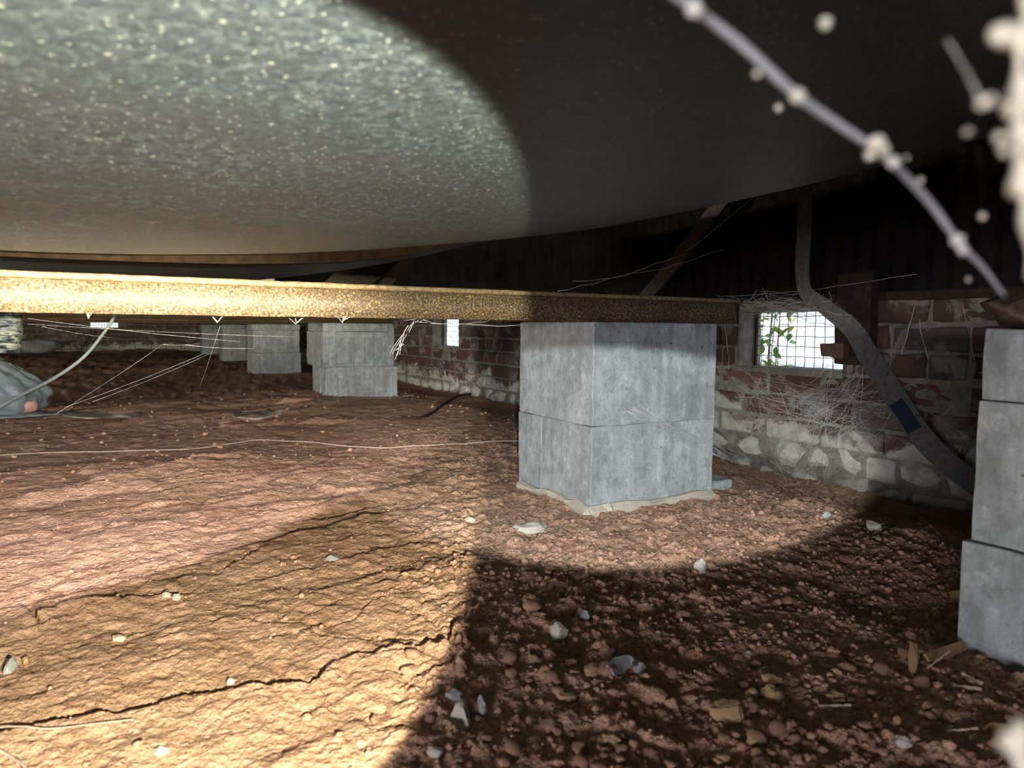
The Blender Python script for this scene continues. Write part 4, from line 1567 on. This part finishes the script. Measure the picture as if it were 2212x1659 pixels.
# cobweb at the right edge, overexposed by the lamp
D1 = 0.12
ed = [(2225, -40), (2218, 60), (2205, 140), (2208, 230), (2203, 300), (2212, 390), (2225, 480), (2240, 600)]
ep = smooth_pts([at_d(x, y, D1) for (x, y) in ed], 5)
ew = empty('near_cobweb', ep[0])
tag(ew, 'thick blurred cream clump of dusty web at the upper right edge', 'cobweb')
inv = Matrix.Translation(-ep[0])
v_, f_ = tube_geo(ep, [0.0011 * (1 + 0.4 * math.sin(i * 1.1)) for i in range(len(ep))], 8)
mesh_obj('thread', [inv @ v for v in v_], f_, M['cream'], ew, True)
for i, (x, y, r) in enumerate(((2160, 75, 0.0018), (2190, 80, 0.0022), (2170, 70, 0.0018), (2205, 85, 0.0022), (2205, 230, 0.0026), (2212, 300, 0.0026), (2215, 400, 0.0026), (2160, 298, 0.0009), (2172, 325, 0.0010), (2122, 222, 0.0010), (2140, 212, 0.0006))):
    beads_obj('dust_bead', [(inv @ at_d(x, y, D1 + 0.002 * (i % 3)), r, i + 20)], M['cream'], ew)
wp = smooth_pts([at_d(2045, 85, 0.15), at_d(2085, 150, 0.14), at_d(2125, 222, 0.13), at_d(2165, 215, 0.125), at_d(2200, 170, 0.12)], 6)
v_, f_ = tube_geo(wp, 0.00035, 6)
mesh_obj('side_thread', [inv @ v for v in v_], f_, M['web'], ew, True)
# clump at the bottom right corner
bp = at_d(2195, 1605, D1)
bw = empty('near_cobweb', bp)
tag(bw, 'blurred cream speck of dusty web in the bottom right corner', 'cobweb')
inv = Matrix.Translation(-bp)
v_, f_ = tube_geo(smooth_pts([at_d(2208, 1560, D1), at_d(2195, 1605, D1), at_d(2205, 1650, D1), at_d(2225, 1720, D1)], 5), 0.0011, 8)
mesh_obj('thread', [inv @ v for v in v_], f_, M['cream'], bw, True)
for i, (x, y, r) in enumerate(((2188, 1603, 0.0022), (2203, 1598, 0.0018), (2208, 1640, 0.0014))):
    beads_obj('dust_bead', [(inv @ at_d(x, y, D1), r, i + 40)], M['cream'], bw)
# loose beads on hair-thin threads in the dark
dust = ((2122, 467, 0.0010, 0.20), (1988, 390, 0.0009, 0.2), (1682, 233, 0.0012, 0.22), (1783, 50, 0.0014, 0.16), (2092, 604, 0.0008, 0.24), (1960, 340, 0.0006, 0.2), (1635, 160, 0.0009, 0.17), (2090, 285, 0.0009, 0.15))
DUST_LAB = ['round cream dust speck right of the slanting thread, above the brick lump', 'cream dust speck close above the lower half of the slanting thread',
            'pale blue dust speck just under the upper half of the slanting thread', 'dim round dust speck near the top edge, right of the slanting thread',
            'small cream dust speck below the lower end of the slanting thread', 'tiny dust speck beside the biggest bead cluster of the slanting thread',
            'faint dust speck touching the upper part of the slanting thread', 'dim dust speck between the slanting thread and the cream clump']
for i, (x, y, r, d) in enumerate(dust):
    c0 = at_d(x, y, d)
    dz = empty('dust_thread', c0)
    tag(dz, DUST_LAB[i], 'dust speck', 'dust specks on thin threads')
    a = at_d(x - 40 - 10 * i, y - 700 - y, d)
    v_, f_ = tube_geo([a - c0, Vector((0, 0, 0))], 0.000004, 3)
    mesh_obj('thread', v_, f_, M['web'], dz)
    beads_obj('dust_bead', [(Vector((0, 0, 0)), r, i + 60)], M['cream'], dz)

# ------------------------------------------------------------------ outside the vents
og = slab('ground_outside', WALL_X + 0.2, WALL_X + 6, -3, 14, -0.2, 0.02, M['outside'])
tag(og, 'pale paving outside the vents', None, None, 'structure')
leaf_pts = []
for k in range(7):
    t = k / 6
    wdt = 0.5 * math.sin(math.pi * min(1, t * 0.96 + 0.04)) ** 0.8
    leaf_pts.append((t, wdt * 0.42))
lv = [(t, w_, 0.05 * math.sin(t * 3)) for t, w_ in leaf_pts] + [(t, -w_, 0.05 * math.sin(t * 3)) for t, w_ in leaf_pts] + [(t, 0, 0.05 * math.sin(t * 3) - 0.06) for t, w_ in leaf_pts]
lf_ = []
for i in range(6):
    lf_ += [(14 + i, 14 + i + 1, i + 1, i), (7 + i, 7 + i + 1, 14 + i + 1, 14 + i)]
leaf_me = []
for mt in ('leaf_green', 'leaf_yellow'):
    me = bpy.data.meshes.new('leaf')
    me.from_pydata(lv, [], lf_)
    me.materials.append(M[mt])
    leaf_me.append(me)
shc = at_x(1672, 730, 3.0)
sh = empty('garden_shrub', (shc.x, shc.y, 0.0))
tag(sh, 'green and yellow leafy shrub outside, seen through the near vent', 'shrub')
for k in range(4):
    a0 = rw.uniform(-0.1, 0.1)
    v_, f_ = tube_geo([(a0, a0, 0.0), (a0 * 1.5, a0 * 2, 0.3), (a0 * 2 + 0.03, a0 * 2.4, 0.7)], 0.003, 5)
    mesh_obj('stem', v_, f_, M['timber'], sh)
for k in range(110):
    o = bpy.data.objects.new('leaf', rw.choice(leaf_me))
    link(o, sh)
    o.location = (rw.uniform(-0.10, 0.12), rw.uniform(-0.07, 0.20), rw.uniform(0.22, 0.66))
    o.rotation_euler = (rw.uniform(-0.9, 0.9), rw.uniform(-0.9, 0.9), rw.uniform(0, 6.28))
    s_ = rw.uniform(0.04, 0.085)
    o.scale = (s_, s_, s_)
